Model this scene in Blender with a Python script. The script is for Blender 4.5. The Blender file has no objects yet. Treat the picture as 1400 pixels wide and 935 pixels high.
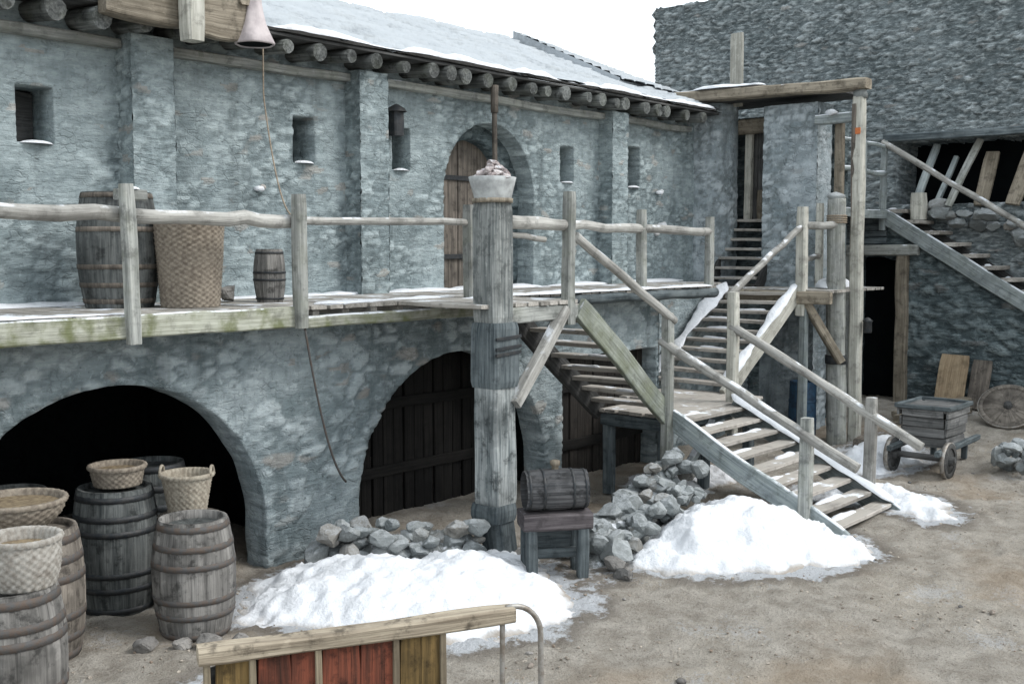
import bpy, math, random
from mathutils import Vector, Matrix, noise
R = math.radians
random.seed(7)
scn = bpy.context.scene
col = scn.collection

# ------------------------------------------------------------------ helpers
def sm(a, b, x):
    t = max(0.0, min(1.0, (x - a) / (b - a)))
    return t * t * (3 - 2 * t)
def nz(x, y, z=0.0, s=1.0):
    return noise.noise(Vector((x * s, y * s, z * s)))
def fbm(x, y, z=0.0, o=3):
    a, f, r = 1.0, 1.0, 0.0
    for _ in range(o):
        r += a * nz(x * f, y * f, z * f + 3.1 * f); a *= .5; f *= 2.03
    return r
def hsh(v, k=0.0):
    t = math.sin(v[0] * 12.9898 + v[1] * 78.233 + v[2] * 37.719 + k * 4.13) * 43758.5453
    return t - math.floor(t)
def lerp(a, b, t): return a + (b - a) * t

class MB:
    """collects shapes, then links them as one mesh object"""
    def __init__(s):
        s.v = []; s.f = []; s.g = []; s.c = []; s.sm = []
    def add(s, verts, faces, grain=None, colr=(.5, 0, 1, 0), smooth=False):
        o = len(s.v)
        s.v += [Vector(p) for p in verts]
        s.g += [Vector(q) for q in (grain or verts)]
        if isinstance(colr, list): s.c += colr
        else: s.c += [colr] * len(verts)
        for f in faces:
            s.f.append([i + o for i in f]); s.sm.append(smooth)
    # squared, slightly hewn timber between two points; w across, h up
    def beam(s, p0, p1, w, h, side=None, rough=.006, bend=.008, seg=.14, ch=None, taper=1.0, val=None):
        p0 = Vector(p0); p1 = Vector(p1); t = (p1 - p0); L = t.length; t.normalize()
        if side is None:
            side = t.cross(Vector((0, 0, 1)))
            if side.length < .1: side = Vector((1, 0, 0))
        side = Vector(side); side = (side - t * side.dot(t)).normalized()
        up = side.cross(t).normalized()
        n = max(2, int(L / seg)); sd = random.random() * 90
        if ch is None: ch = min(w, h) * .14
        a, b = w / 2, h / 2
        ring = [(a - ch, -b), (a, -b + ch), (a, 0), (a, b - ch), (a - ch, b), (0, b), (-a + ch, b), (-a, b - ch), (-a, 0), (-a, -b + ch), (-a + ch, -b), (0, -b)]
        m = len(ring); vs = []; gr = []; fs = []
        off = random.random() * 40
        cv = (random.random() if val is None else val, random.random(), 1, 0)
        for i in range(n + 1):
            q = i / n
            k = lerp(1, taper, q)
            if i in (0, n): k *= .93
            cx = bend * nz(sd, q * L * 1.1, 5) * 2; cy = bend * nz(sd + 31, q * L * 1.1, 9) * 2
            for j, (x, y) in enumerate(ring):
                d = 1 + 0.0
                rx = rough * .6 * nz(x * 9 + sd, q * L * 2.2, y * 9); ry = rough * .6 * nz(x * 9 + sd + 17, q * L * 2.2, y * 9)
                vs.append(p0 + t * (q * L) + side * (x * k + cx + rx) + up * (y * k + cy + ry))
                gr.append((q * L + off, x + off, y + sd))
        for i in range(n):
            for j in range(m):
                fs.append([i * m + j, i * m + (j + 1) % m, (i + 1) * m + (j + 1) % m, (i + 1) * m + j])
        fs.append(list(range(m - 1, -1, -1))); fs.append([n * m + j for j in range(m)])
        s.add(vs, fs, gr, cv)
        return s
    # round pole through a list of points
    def pole(s, pts, r, rough=.1, m=12, seg=.12, r1=None, val=None, cap=True):
        pts = [Vector(p) for p in pts]; P = [pts[0]]
        for a, b in zip(pts, pts[1:]):
            k = max(1, int((b - a).length / seg))
            for i in range(1, k + 1): P.append(a.lerp(b, i / k))
        n = len(P); sd = random.random() * 90; vs = []; gr = []; fs = []; l = 0
        cv = (random.random() if val is None else val, random.random(), 1, 0)
        ref = None
        for i in range(n):
            t = (P[min(i + 1, n - 1)] - P[max(i - 1, 0)]).normalized()
            if ref is None:
                ref = t.cross(Vector((0, 0, 1)))
                if ref.length < .1: ref = Vector((1, 0, 0))
            ref = (ref - t * ref.dot(t)).normalized(); up = ref.cross(t)
            if i: l += (P[i] - P[i - 1]).length
            rr = lerp(r, r if r1 is None else r1, i / max(1, n - 1))
            for j in range(m):
                a = 2 * math.pi * j / m
                k = rr * (1 + rough * .7 * nz(math.cos(a) * 1.3 + sd, math.sin(a) * 1.3, l * 2) + rough * .7 * nz(sd, l * 1.7))
                vs.append(P[i] + ref * (math.cos(a) * k) + up * (math.sin(a) * k))
                gr.append((l + sd, math.cos(a) * rr + sd, math.sin(a) * rr))
        for i in range(n - 1):
            for j in range(m):
                fs.append([i * m + j, i * m + (j + 1) % m, (i + 1) * m + (j + 1) % m, (i + 1) * m + j])
        s.add(vs, fs, gr, cv, True)
        if cap:
            o = len(s.v) - len(vs)
            s.f.append([o + j for j in range(m - 1, -1, -1)]); s.sm.append(False)
            s.f.append([o + (n - 1) * m + j for j in range(m)]); s.sm.append(False)
        return s
    # turned shape: profile [(r,z)]
    def lathe(s, c, prof, n=40, fn=None, val=None, axis=None, closed=False):
        c = Vector(c); vs = []; gr = []; fs = []; cs = []
        sd = random.random() * 50; v0 = random.random() if val is None else val
        M = Vector((0, 0, 1)).rotation_difference(Vector(axis)).to_matrix() if axis else Matrix.Identity(3)
        for i, (r, z) in enumerate(prof):
            for j in range(n):
                a = 2 * math.pi * j / n
                rr = r + (fn(a, z, i, j) if fn else 0)
                vs.append(c + M @ Vector((math.cos(a) * rr, math.sin(a) * rr, z)))
                gr.append((z + sd, a * .3 + sd, sd)); cs.append((v0, 0, 1, 0))
        for i in range(len(prof) - 1):
            for j in range(n):
                fs.append([i * n + j, i * n + (j + 1) % n, (i + 1) * n + (j + 1) % n, (i + 1) * n + j])
        if closed:
            fs.append(list(range(n - 1, -1, -1))); fs.append([(len(prof) - 1) * n + j for j in range(n)])
        s.add(vs, fs, gr, cs, True)
        return s
    def rock(s, c, sx, sy, sz, sub=2, val=None, snowy=False):
        c = Vector(c); sd = random.random() * 99
        vs, fs = ICO[sub]; out = []; cs = []
        v0 = random.random() if val is None else val; wm = random.random()
        rot = Matrix.Rotation(random.random() * 6.28, 3, 'Z')
        hard = not snowy
        dirs = [Vector((random.gauss(0, 1), random.gauss(0, 1), random.gauss(0, 1))).normalized() for _ in range(15 if hard else 5)]
        cuts = [random.uniform(.50, .86) if hard else random.uniform(.7, .95) for _ in dirs]
        for v in vs:
            p = v * (1 + .12 * nz(v.x * 2 + sd, v.y * 2, v.z * 2))
            for d, k in zip(dirs, cuts):
                q = p.dot(d)
                if q > k: p = p - d * (q - k) * (1.0 if hard else .7)
            p = p * (1 + (.08 if hard else .05) * nz(v.x * 4 + sd, v.y * 4, v.z * 4) + (.05 if hard else .02) * nz(v.x * 9 + sd, v.y * 9, v.z * 9))
            p = rot @ Vector((p.x * sx, p.y * sy, p.z * sz))
            out.append(c + p); cs.append((v0, wm, 1, 0))
        s.add(out, fs, [o * 1 for o in out], cs, not (hard and sub == 3))
        return s
    def build(s, name, mat, parent=None, label=None):
        loc = Vector((0, 0, 0)); q = parent
        while q is not None: loc += q.location; q = q.parent
        me = bpy.data.meshes.new(name)
        me.from_pydata([tuple(v - loc) for v in s.v], [], s.f)
        me.polygons.foreach_set('use_smooth', s.sm)
        at = me.attributes.new('gr', 'FLOAT_VECTOR', 'POINT')
        at.data.foreach_set('vector', [k for v in s.g for k in v])
        at = me.attributes.new('col', 'FLOAT_COLOR', 'POINT')
        at.data.foreach_set('color', [k for v in s.c for k in v])
        me.materials.append(mat); me.update()
        ob = bpy.data.objects.new(name, me); col.objects.link(ob)
        if parent is not None: ob.parent = parent
        if label: ob['label'] = label
        return ob

def _ico():
    import bmesh
    r = {}
    for k in (1, 2, 3, 4):
        bm = bmesh.new(); bmesh.ops.create_icosphere(bm, subdivisions=k, radius=1)
        bm.verts.ensure_lookup_table()
        r[k] = ([v.co.copy() for v in bm.verts], [[v.index for v in f.verts] for f in bm.faces]); bm.free()
    return r
ICO = _ico()

def ridge(pts, wd, ht, n=3.0):
    """smooth uneven strip of settled snow along a line"""
    mb = MB(); pts = [Vector(p) for p in pts]; sd = random.random() * 80; l = 0
    for a, b in zip(pts, pts[1:]):
        L = (b - a).length; k = max(4, int(L / .04)); d = (b - a).normalized(); side = d.cross(Vector((0, 0, 1))).normalized(); up = side.cross(d); V = []; F = []; m = 11
        for i in range(k + 1):
            q = L * i / k; e = min(1, q / (wd * 1.2), (L - q) / (wd * 1.2)); e = math.sqrt(max(.0, e))
            f = max(.03, min(1.25, .72 + 1.0 * nz(sd, (l + q) * 1.3) + .5 * nz(sd + 5, (l + q) * 4.1))) * e
            for j in range(m):
                t = math.pi * j / (m - 1); rr = 1 + .16 * nz(math.cos(t) * 2 + sd, (l + q) * 7, t)
                V.append(a + d * q + side * (math.cos(t) * wd * (.35 + .65 * f) * rr * min(1, .15 + e)) + up * (math.sin(t) ** .8 * ht * f * rr - ht * .12))
        for i in range(k):
            for j in range(m - 1):
                o = i * m + j; F.append([o, o + m, o + m + 1, o + 1])
        mb.add(V, F, None, (.5, 0, 1, 0), True); l += L
    return mb

def tag(o, label, cat, group=None):
    o['label'] = label; o['category'] = cat
    if group: o['group'] = group
    return o
def thing(name, label, cat, loc=(0, 0, 0), group=None):
    o = bpy.data.objects.new(name, None); col.objects.link(o); o.location = loc
    o.empty_display_size = .2
    return tag(o, label, cat, group)
def struct(o): o['kind'] = 'structure'; return o

# ------------------------------------------------------------------ materials
class NT:
    def __init__(s, name):
        m = bpy.data.materials.new(name); m.use_nodes = True; s.m = m; s.t = m.node_tree; s.t.nodes.clear()
        s.out = s.n('ShaderNodeOutputMaterial'); s.b = s.n('ShaderNodeBsdfPrincipled')
        s.l(s.b.outputs[0], s.out.inputs[0])
    def n(s, t, **k):
        o = s.t.nodes.new(t)
        for a, b in k.items(): setattr(o, a, b)
        return o
    def l(s, a, b): s.t.links.new(a, b)
    def inp(s, node, i, v):
        if isinstance(v, (int, float, tuple, list)): node.inputs[i].default_value = v
        else: s.l(v, node.inputs[i])
    def math(s, op, a, b=0.0, c=None, clamp=False):
        o = s.n('ShaderNodeMath', operation=op, use_clamp=clamp); s.inp(o, 0, a); s.inp(o, 1, b)
        if c is not None: s.inp(o, 2, c)
        return o.outputs[0]
    def mix(s, f, a, b, mode='MIX'):
        o = s.n('ShaderNodeMix', data_type='RGBA', blend_type=mode, clamp_factor=True)
        s.inp(o, 0, f)
        for i, v in ((6, a), (7, b)):
            if isinstance(v, tuple) and len(v) == 3: v = v + (1,)
            s.inp(o, i, v)
        return o.outputs[2]
    def noise(s, vec, sc, det=4, rough=.55, dist=0.0):
        o = s.n('ShaderNodeTexNoise'); s.l(vec, o.inputs['Vector']); o.inputs['Scale'].default_value = sc
        o.inputs['Detail'].default_value = det; o.inputs['Roughness'].default_value = rough; o.inputs['Distortion'].default_value = dist
        return o.outputs[0]
    def vmul(s, vec, k):
        o = s.n('ShaderNodeVectorMath', operation='MULTIPLY'); s.l(vec, o.inputs[0]); o.inputs[1].default_value = k
        return o.outputs[0]
    def step(s, x, a, b):
        o = s.n('ShaderNodeMapRange', interpolation_type='SMOOTHSTEP', clamp=True); s.inp(o, 0, x)
        o.inputs[1].default_value = a; o.inputs[2].default_value = b
        return o.outputs[0]
    def attr(s, name, out=0): o = s.n('ShaderNodeAttribute', attribute_name=name); return o.outputs[out]
    def pos(s): return s.n('ShaderNodeNewGeometry').outputs['Position']
    def nrm(s):
        o = s.n('ShaderNodeSeparateXYZ'); s.l(s.n('ShaderNodeNewGeometry').outputs['Normal'], o.inputs[0]); return o.outputs[2]
    def bump(s, h, st, d=.02):
        o = s.n('ShaderNodeBump'); o.inputs['Strength'].default_value = st; o.inputs['Distance'].default_value = d; s.l(h, o.inputs['Height'])
        s.l(o.outputs[0], s.b.inputs['Normal'])
    def done(s, c, rough=.85, spec=.2):
        if isinstance(c, tuple): s.b.inputs['Base Color'].default_value = c + (1,)
        else: s.l(c, s.b.inputs['Base Color'])
        s.inp(s.b, 'Roughness', rough)
        s.b.inputs['Specular IOR Level'].default_value = spec
        return s.m

SNOW = (.72, .755, .80)
def wood(name, dark, light, snow=.0, moss=0.0, wear=.5, dirt=None, grime=.45):
    T = NT(name); g = T.attr('gr', 1); P = T.pos()
    a = T.noise(T.vmul(g, (1.7, 34, 34)), 1.0, 7, .62, .15)
    b = T.noise(T.vmul(g, (.9, 75, 75)), 1.0, 3, .6)
    big = T.noise(P, 2.3, 4)
    c = T.mix(T.step(T.math('ADD', T.math('MULTIPLY', a, .65), T.math('MULTIPLY', T.noise(T.vmul(g, (.8, 6, 6)), 1.0, 4, .6), .35)), .34, .66), dark, light)
    c = T.mix(T.math('MULTIPLY', T.step(b, .60, .74), .65), c, tuple(k * .22 for k in dark))
    c = T.mix(T.math('MULTIPLY', T.step(big, .45, .75), wear), c, tuple(k * .5 for k in dark))
    sep = T.n('ShaderNodeSeparateColor'); T.l(T.attr('col', 0), sep.inputs[0])
    v = T.math('MULTIPLY_ADD', sep.outputs[0], .5, .74)
    c = T.mix(1.0, c, T.mix(1.0, (1, 1, 1), v, 'MULTIPLY'), 'MULTIPLY')
    gm = T.noise(P, 6.5, 7, .68); c = T.mix(T.math('MULTIPLY', T.step(gm, .50, .66), grime), c, tuple(k * .32 for k in dark))
    c = T.mix(T.math('MULTIPLY', T.step(gm, .44, .30), grime * .55), c, tuple(min(.75, k * 1.25) for k in light))
    if moss:
        mm = T.math('MULTIPLY', T.step(T.noise(P, 5, 5), .42, .66), moss)
        c = T.mix(mm, c, (.12, .135, .055))
    up = T.nrm()
    if dirt:
        c = T.mix(T.math('MULTIPLY', T.step(up, .4, .9), T.step(T.noise(P, 3.5, 5), .3, .55)), c, dirt)
    if snow:
        sn = T.math('MULTIPLY', T.step(up, .35, .8), T.step(T.math('ADD', T.noise(P, 2.7, 6, .62), snow - .5), .5, .60))
        c = T.mix(sn, c, SNOW)
    h = T.math('ADD', a, T.math('MULTIPLY', b, -.6))
    T.bump(h, .55, .02)
    return T.done(c, .8, .25)

def stone(name, dark, light, warm=(.25, .17, .12), mortar=(.2, .22, .22), warmth=.12, snow=0.0, bump=.6, fine=14, streak=.5, tops=.5, crack=6.5, crackmix=.22, layer=0.0, mott=1.0):
    T = NT(name); P = T.pos(); sep = T.n('ShaderNodeSeparateColor'); at = T.n('ShaderNodeAttribute', attribute_name='col'); T.l(at.outputs[0], sep.inputs[0])
    val, wm, mk = sep.outputs[0], sep.outputs[1], sep.outputs[2]
    n1 = T.noise(P, fine, 8, .65); n2 = T.noise(P, fine * .22, 5, .6); n3 = T.noise(T.vmul(P, (3.2, 3.2, .45)), 1.0, 6, .62)
    f = T.math('ADD', T.math('MULTIPLY', val, .6), T.math('MULTIPLY', n2, .5))
    c = T.mix(T.step(f, .15, .95), dark, light)
    c = T.mix(T.math('MULTIPLY', T.step(wm, 1 - warmth, 1 - warmth * .6), .5), c, warm)
    c = T.mix(T.math('SUBTRACT', 1.0, mk), c, mortar)
    c = T.mix(T.math('MULTIPLY', T.step(n1, .56, .75), .6 * mott), c, tuple(k * .3 for k in dark))
    c = T.mix(T.math('MULTIPLY', T.step(n1, .46, .30), .4 * mott), c, tuple(min(.8, k * 1.35) for k in light))
    c = T.mix(T.math('MULTIPLY', T.step(n3, .50, .72), streak), c, tuple(k * .38 for k in dark))
    c = T.mix(T.math('MULTIPLY', T.step(n3, .42, .26), streak * .7), c, tuple(min(.8, k * 1.25) for k in light))
    if snow:
        up = T.nrm()
        sn = T.math('MULTIPLY', T.step(up, tops, tops + .3), T.step(T.math('ADD', T.noise(P, 9, 7, .7), snow - .5), .44, .66))
        c = T.mix(sn, c, SNOW)
    wv = T.n('ShaderNodeTexNoise'); T.l(P, wv.inputs['Vector']); wv.inputs['Scale'].default_value = 3.5; wv.inputs['Detail'].default_value = 4
    vm = T.n('ShaderNodeVectorMath', operation='MULTIPLY_ADD'); T.l(wv.outputs[1], vm.inputs[0]); vm.inputs[1].default_value = (.34, .34, .22); T.l(P, vm.inputs[2])
    vo = T.n('ShaderNodeTexVoronoi', feature='DISTANCE_TO_EDGE'); T.l(T.vmul(vm.outputs[0], (1, 1, 1.9)), vo.inputs['Vector']); vo.inputs['Scale'].default_value = crack
    ck = T.math('MULTIPLY', T.step(vo.outputs[0], .11, .0), T.step(T.noise(P, 3.6, 6, .65), .47, .60))
    pit = T.step(T.noise(P, fine * 2.1, 6, .7), .60, .70); c = T.mix(T.math('MULTIPLY', pit, .7 * mott), c, tuple(k * .22 for k in dark))
    c = T.mix(T.math('MULTIPLY', ck, crackmix), c, tuple(k * .25 for k in dark))
    hh = T.math('ADD', n1, T.math('MULTIPLY', T.noise(P, fine * 3, 4), .4)); hh = T.math('SUBTRACT', hh, T.math('MULTIPLY', ck, .7)); hh = T.math('SUBTRACT', hh, T.math('MULTIPLY', pit, .5))
    if layer:
        ly = T.noise(T.vmul(P, (5, 5, 21)), 1.0, 7, .68)
        c = T.mix(T.math('MULTIPLY', T.step(ly, .50, .62), layer), c, tuple(k * .30 for k in dark)); c = T.mix(T.math('MULTIPLY', T.step(ly, .46, .36), layer * .8), c, tuple(min(.7, k * 1.45) for k in light))
        hh = T.math('SUBTRACT', hh, T.math('MULTIPLY', ly, 2.2))
    T.bump(hh, bump, .045)
    return T.done(c, 1.0, .04)

def plain(name, c, c2=None, sc=8, rough=.7, metal=0, bump=.3, spec=.3):
    T = NT(name); P = T.pos(); n = T.noise(P, sc, 6, .6)
    cc = T.mix(T.step(n, .35, .68), c, c2 or tuple(k * .55 for k in c))
    T.bump(T.noise(P, sc * 4, 5), bump, .01)
    T.b.inputs['Metallic'].default_value = metal
    return T.done(cc, rough, spec)

def snow_mat(name, dirt=.25):
    T = NT(name); P = T.pos(); n = T.noise(P, 3.2, 7, .62); m = T.noise(P, 26, 5, .7); k = T.noise(P, 9, 5, .6)
    c = T.mix(T.math('MULTIPLY', T.step(n, .52, .78), .55), (.70, .722, .755), (.53, .575, .63))
    sp = T.math('MULTIPLY', T.step(m, .66, .74), T.step(n, .44, .58))
    c = T.mix(T.math('MULTIPLY', sp, dirt * 2.2), c, (.22, .19, .16))
    at = T.n('ShaderNodeSeparateColor'); T.l(T.attr('col', 0), at.inputs[0])
    edge = T.math('MULTIPLY', at.outputs[1], T.step(T.math('ADD', k, at.outputs[1]), .55, 1.25), clamp=True)
    c = T.mix(edge, c, (.33, .30, .265))
    T.bump(T.math('ADD', k, T.math('MULTIPLY', m, .6)), .7, .04)
    return T.done(c, .75, .2)

def rock_mat(name):
    T = NT(name); P = T.pos(); sp = T.n('ShaderNodeSeparateColor'); T.l(T.attr('col', 0), sp.inputs[0])
    a = T.noise(P, 12, 8, .7); b = T.noise(P, 55, 5, .7)
    c = T.mix(T.math('ADD', T.math('MULTIPLY', sp.outputs[0], .7), T.math('MULTIPLY', a, .3)), (.125, .14, .142), (.255, .27, .268))
    c = T.mix(T.math('MULTIPLY', T.step(sp.outputs[1], .78, .95), .6), c, (.23, .205, .175))
    c = T.mix(T.math('MULTIPLY', T.step(b, .52, .68), .5), c, (.085, .09, .09)); c = T.mix(T.math('MULTIPLY', T.step(b, .46, .34), .35), c, (.37, .385, .39))
    fr = T.math('MULTIPLY', T.step(T.nrm(), .1, 1.0), T.step(T.math('ADD', T.math('MULTIPLY', a, .5), T.math('MULTIPLY', b, .5)), .40, .60))
    c = T.mix(T.math('MULTIPLY', fr, .55), c, (.50, .53, .555))
    T.bump(T.math('ADD', a, T.math('MULTIPLY', b, .5)), .5, .02)
    return T.done(c, 1.0, 0.0)

M = {}
M['wall'] = stone('upper wall render', (.20, .246, .258), (.42, .487, .502), warm=(.36, .31, .265), mortar=(.17, .208, .218), warmth=.08, fine=13, streak=.50, mott=.85, crackmix=.2, layer=.23, bump=.55)
M['lower'] = stone('lower wall rubble', (.19, .236, .25), (.455, .515, .535), warm=(.34, .285, .24), mortar=(.165, .202, .214), warmth=.08, fine=12, streak=.50, mott=.85, crackmix=.2, layer=.18, bump=.55)
M['pier'] = stone('pier render', (.21, .255, .275), (.44, .49, .52), warm=(.27, .28, .28), mortar=(.18, .21, .22), warmth=.06, fine=12, streak=.7, crackmix=.15)
M['dark'] = stone('dark slate rubble', (.165, .198, .208), (.43, .475, .488), warm=(.33, .29, .26), mortar=(.115, .138, .145), warmth=.04, fine=10, streak=.3, snow=.53, tops=.4, crackmix=0, layer=.5, bump=.7)
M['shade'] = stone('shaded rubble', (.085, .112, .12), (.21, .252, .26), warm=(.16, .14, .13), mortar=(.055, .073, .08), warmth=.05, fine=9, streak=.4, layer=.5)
M['inside'] = stone('shade-black vault', (.006, .008, .009), (.016, .019, .02), mortar=(.005, .006, .007), fine=10)  # vault darkness painted into the stone as a near-black colour
M['rock'] = rock_mat('rubble rock')
M['rock_bare'] = stone('bare rock', (.12, .118, .115), (.31, .295, .275), warm=(.28, .22, .17), warmth=.2, fine=14, streak=.3, crackmix=0)
M['roof'] = None
M['rail'] = wood('weathered rail wood', (.225, .22, .203), (.435, .43, .405), snow=.47)
M['post'] = wood('weathered post wood', (.20, .21, .20), (.42, .43, .405), snow=.42, moss=.15, grime=.55)
M['fascia'] = wood('mossy fascia wood', (.22, .225, .18), (.41, .42, .36), snow=.58, moss=.85)
M['deck'] = wood('deck boards', (.23, .215, .19), (.42, .40, .37), snow=.47)
M['tread'] = wood('trodden tread wood', (.27, .25, .225), (.44, .415, .38), snow=.43, dirt=(.37, .345, .31))
M['string'] = wood('stringer wood', (.17, .20, .21), (.36, .40, .40), snow=.58, moss=.1)
M['greenstr'] = wood('mossy stringer wood', (.24, .26, .22), (.42, .45, .40), snow=.45, moss=.35)
M['darkwood'] = wood('dark grey wood', (.035, .036, .036), (.10, .10, .098), snow=.0)  # dark grey wood shared by shutters, soffit, stringers and wheels
M['bigpost'] = wood('split timber', (.13, .15, .152), (.47, .49, .475), snow=.34, wear=.8, grime=.6)
M['bigpostdark'] = wood('dark grey timber', (.035, .047, .054), (.145, .168, .175), snow=.36, wear=.6)  # dark grey timber for sleeve, legs, edge beams and cart parts
M['brown'] = wood('brown timber', (.155, .132, .10), (.30, .265, .21), snow=.34, grime=.6)
M['doorwood'] = wood('door boards', (.075, .066, .057), (.185, .16, .135), grime=.6)
M['plankdark'] = wood('shade-dark planks', (.004, .004, .004), (.015, .0135, .012))  # near-black planks: the dark of the arch is painted into them
M['pale'] = wood('pale timber', (.31, .305, .265), (.52, .515, .465), snow=.36)
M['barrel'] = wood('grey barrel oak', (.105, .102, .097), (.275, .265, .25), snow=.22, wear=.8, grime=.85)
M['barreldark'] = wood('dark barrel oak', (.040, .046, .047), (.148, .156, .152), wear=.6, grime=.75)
M['barrelbrown'] = wood('brown barrel oak', (.12, .105, .09), (.28, .25, .215), snow=.2, wear=.7, grime=.8)
M['kegwood'] = wood('dark keg oak', (.032, .034, .037), (.115, .115, .118), snow=.42, wear=.7, grime=.8)
M['log'] = wood('eave log', (.045, .05, .05), (.20, .21, .205), snow=.36, moss=.1, grime=.8)
M['iron'] = plain('rusty iron', (.085, .085, .085), (.105, .08, .065), 20, .7, .15)
M['irondark'] = plain('black iron', (.03, .035, .04), (.055, .055, .055), 18, .55, .4)
M['steel'] = plain('dull steel', (.36, .35, .33), (.20, .17, .14), 16, .5, .5)
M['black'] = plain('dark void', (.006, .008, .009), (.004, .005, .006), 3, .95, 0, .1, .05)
M['rope'] = plain('old rope', (.30, .25, .19), (.17, .14, .11), 40, .9)
M['wicker'] = plain('pale wicker', (.36, .325, .265), (.22, .19, .15), 30, .9)
M['wickerbrown'] = plain('brown wicker', (.27, .235, .19), (.155, .13, .105), 24, .9)
M['wickergrey'] = plain('grey wicker', (.37, .355, .325), (.22, .20, .175), 22, .9)
M['hood'] = plain('pinkish canvas', (.52, .47, .47), (.36, .32, .33), 6, .9)
M['tub'] = plain('chalky tub', (.42, .44, .44), (.27, .28, .28), 9, .85)
M['straw'] = plain('straw fill', (.24, .19, .12), (.12, .09, .06), 22, .9)
M['blue'] = plain('faded blue paint', (.03, .075, .13), (.02, .035, .06), 8, .7)
M['orange'] = plain('rust orange paint', (.55, .16, .05), (.35, .12, .05), 14, .8)
M['redpaint'] = wood('worn red paint', (.045, .02, .014), (.185, .055, .032), wear=.75, grime=.8)
M['yellow'] = wood('worn ochre paint', (.06, .042, .018), (.215, .142, .055), wear=.6, grime=.7)
M['snow'] = snow_mat('snow', .55)
M['snowclean'] = snow_mat('fresh snow', .05)
T = NT('roof slates under snow'); P = T.pos()
n1 = T.noise(T.vmul(P, (1.2, .8, .8)), 1.4, 7, .65); n2 = T.noise(P, 11, 6, .7); sp = T.n('ShaderNodeSeparateColor'); T.l(T.attr('col', 0), sp.inputs[0])
base = T.mix(sp.outputs[0], (.17, .19, .205), (.33, .35, .36))
cov = T.step(T.math('ADD', T.math('MULTIPLY', n1, .9), T.math('ADD', T.math('MULTIPLY', n2, .55), T.math('MULTIPLY', sp.outputs[1], -.16))), .40, .76)
c = T.mix(T.math('MULTIPLY', cov, .72), base, (.43, .465, .495)); T.bump(n2, .4, .03); M['roof'] = T.done(c, .85, .2)
T = NT('trodden dirt'); P = T.pos()
a = T.noise(P, .55, 6, .6); b = T.noise(P, 3.4, 8, .68); d = T.noise(P, 24, 6, .7); e = T.noise(T.vmul(P, (2, 11, 4)), 3.0, 5, .7)
c = T.mix(T.step(b, .33, .70), (.36, .325, .278), (.58, .54, .48))
c = T.mix(T.math('MULTIPLY', T.step(a, .5, .72), .5), c, (.54, .475, .385))
c = T.mix(T.math('MULTIPLY', T.step(d, .54, .70), .6), c, (.17, .152, .132))
c = T.mix(T.math('MULTIPLY', T.step(e, .56, .68), .6), c, (.47, .44, .39))
c = T.mix(T.math('MULTIPLY', T.step(T.math('ADD', T.math('MULTIPLY', d, .5), T.math('MULTIPLY', T.noise(P, 1.1, 5, .6), .7)), .655, .74), .55), c, (.62, .63, .64))
g2 = T.noise(P, 70, 4, .7); c = T.mix(T.math('MULTIPLY', T.step(g2, .54, .66), .6), c, (.10, .088, .075)); c = T.mix(T.math('MULTIPLY', T.step(g2, .40, .30), .45), c, (.52, .485, .43))
mud = T.math('MULTIPLY', T.step(T.noise(T.vmul(P, (.5, .5, .5)), 1.0, 3, .5), .52, .68), .38); c = T.mix(mud, c, (.40, .29, .185))
gs = T.n('ShaderNodeSeparateColor'); T.l(T.attr('col', 0), gs.inputs[0])
wet = T.math('MULTIPLY', T.step(gs.outputs[0], .05, .6), .55); c = T.mix(wet, c, (.13, .112, .095))
sx = T.math('ADD', T.math('MULTIPLY', gs.outputs[0], .46), T.math('MULTIPLY', T.noise(P, 4.5, 9, .74), 1.05)); c = T.mix(T.math('MULTIPLY', T.step(sx, .80, .93), .85), c, (.70, .73, .77))
T.bump(T.math('ADD', T.math('ADD', T.math('MULTIPLY', b, 1.6), T.math('MULTIPLY', d, 1.2)), T.math('MULTIPLY', g2, .6)), 1.0, .06); M['dirt'] = T.done(c, .95, .1)

# ------------------------------------------------------------------ camera, light, sky
cam = bpy.data.cameras.new('camera'); co = bpy.data.objects.new('camera', cam); col.objects.link(co)
cam.sensor_width = 36; cam.lens = 1500 / 1400 * 36; cam.clip_end = 2000; cam.clip_start = .05
ANG = math.atan2(1300 * math.cos(R(4.8395)), 1500)
co.location = (0, -10.4, 3.2); co.rotation_euler = (R(90 - 4.8395), 0, ANG - R(90))
scn.camera = co
SUN_EL, SUN_AZ = R(44), math.atan2(-.86, .50)          # direction to the sun in plan
sd = bpy.data.lights.new('sun', 'SUN'); so = bpy.data.objects.new('sun', sd); col.objects.link(so)
sd.energy = 2.5; sd.angle = R(24); sd.color = (1.0, .965, .92)
tos = Vector((math.cos(SUN_AZ) * math.cos(SUN_EL), math.sin(SUN_AZ) * math.cos(SUN_EL), math.sin(SUN_EL)))
so.rotation_euler = tos.to_track_quat('Z', 'Y').to_euler(); so.location = (10, -20, 30)
w = bpy.data.worlds.new('World'); scn.world = w; w.use_nodes = True; nt = w.node_tree; nt.nodes.clear()
ow = nt.nodes.new('ShaderNodeOutputWorld'); bgn = nt.nodes.new('ShaderNodeBackground'); sky = nt.nodes.new('ShaderNodeTexSky')
sky.sky_type = 'NISHITA'; sky.sun_disc = False; sky.sun_elevation = SUN_EL; sky.sun_rotation = R(90) - SUN_AZ
mx = nt.nodes.new('ShaderNodeMix'); mx.data_type = 'RGBA'; mx.inputs[0].default_value = .86
nt.links.new(sky.outputs[0], mx.inputs[6]); mx.inputs[7].default_value = (9.3, 9.9, 10.3, 1)     # overcast veil over the clear sky
nt.links.new(mx.outputs[2], bgn.inputs[0]); bgn.inputs[1].default_value = .165; nt.links.new(bgn.outputs[0], ow.inputs[0])
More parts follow.
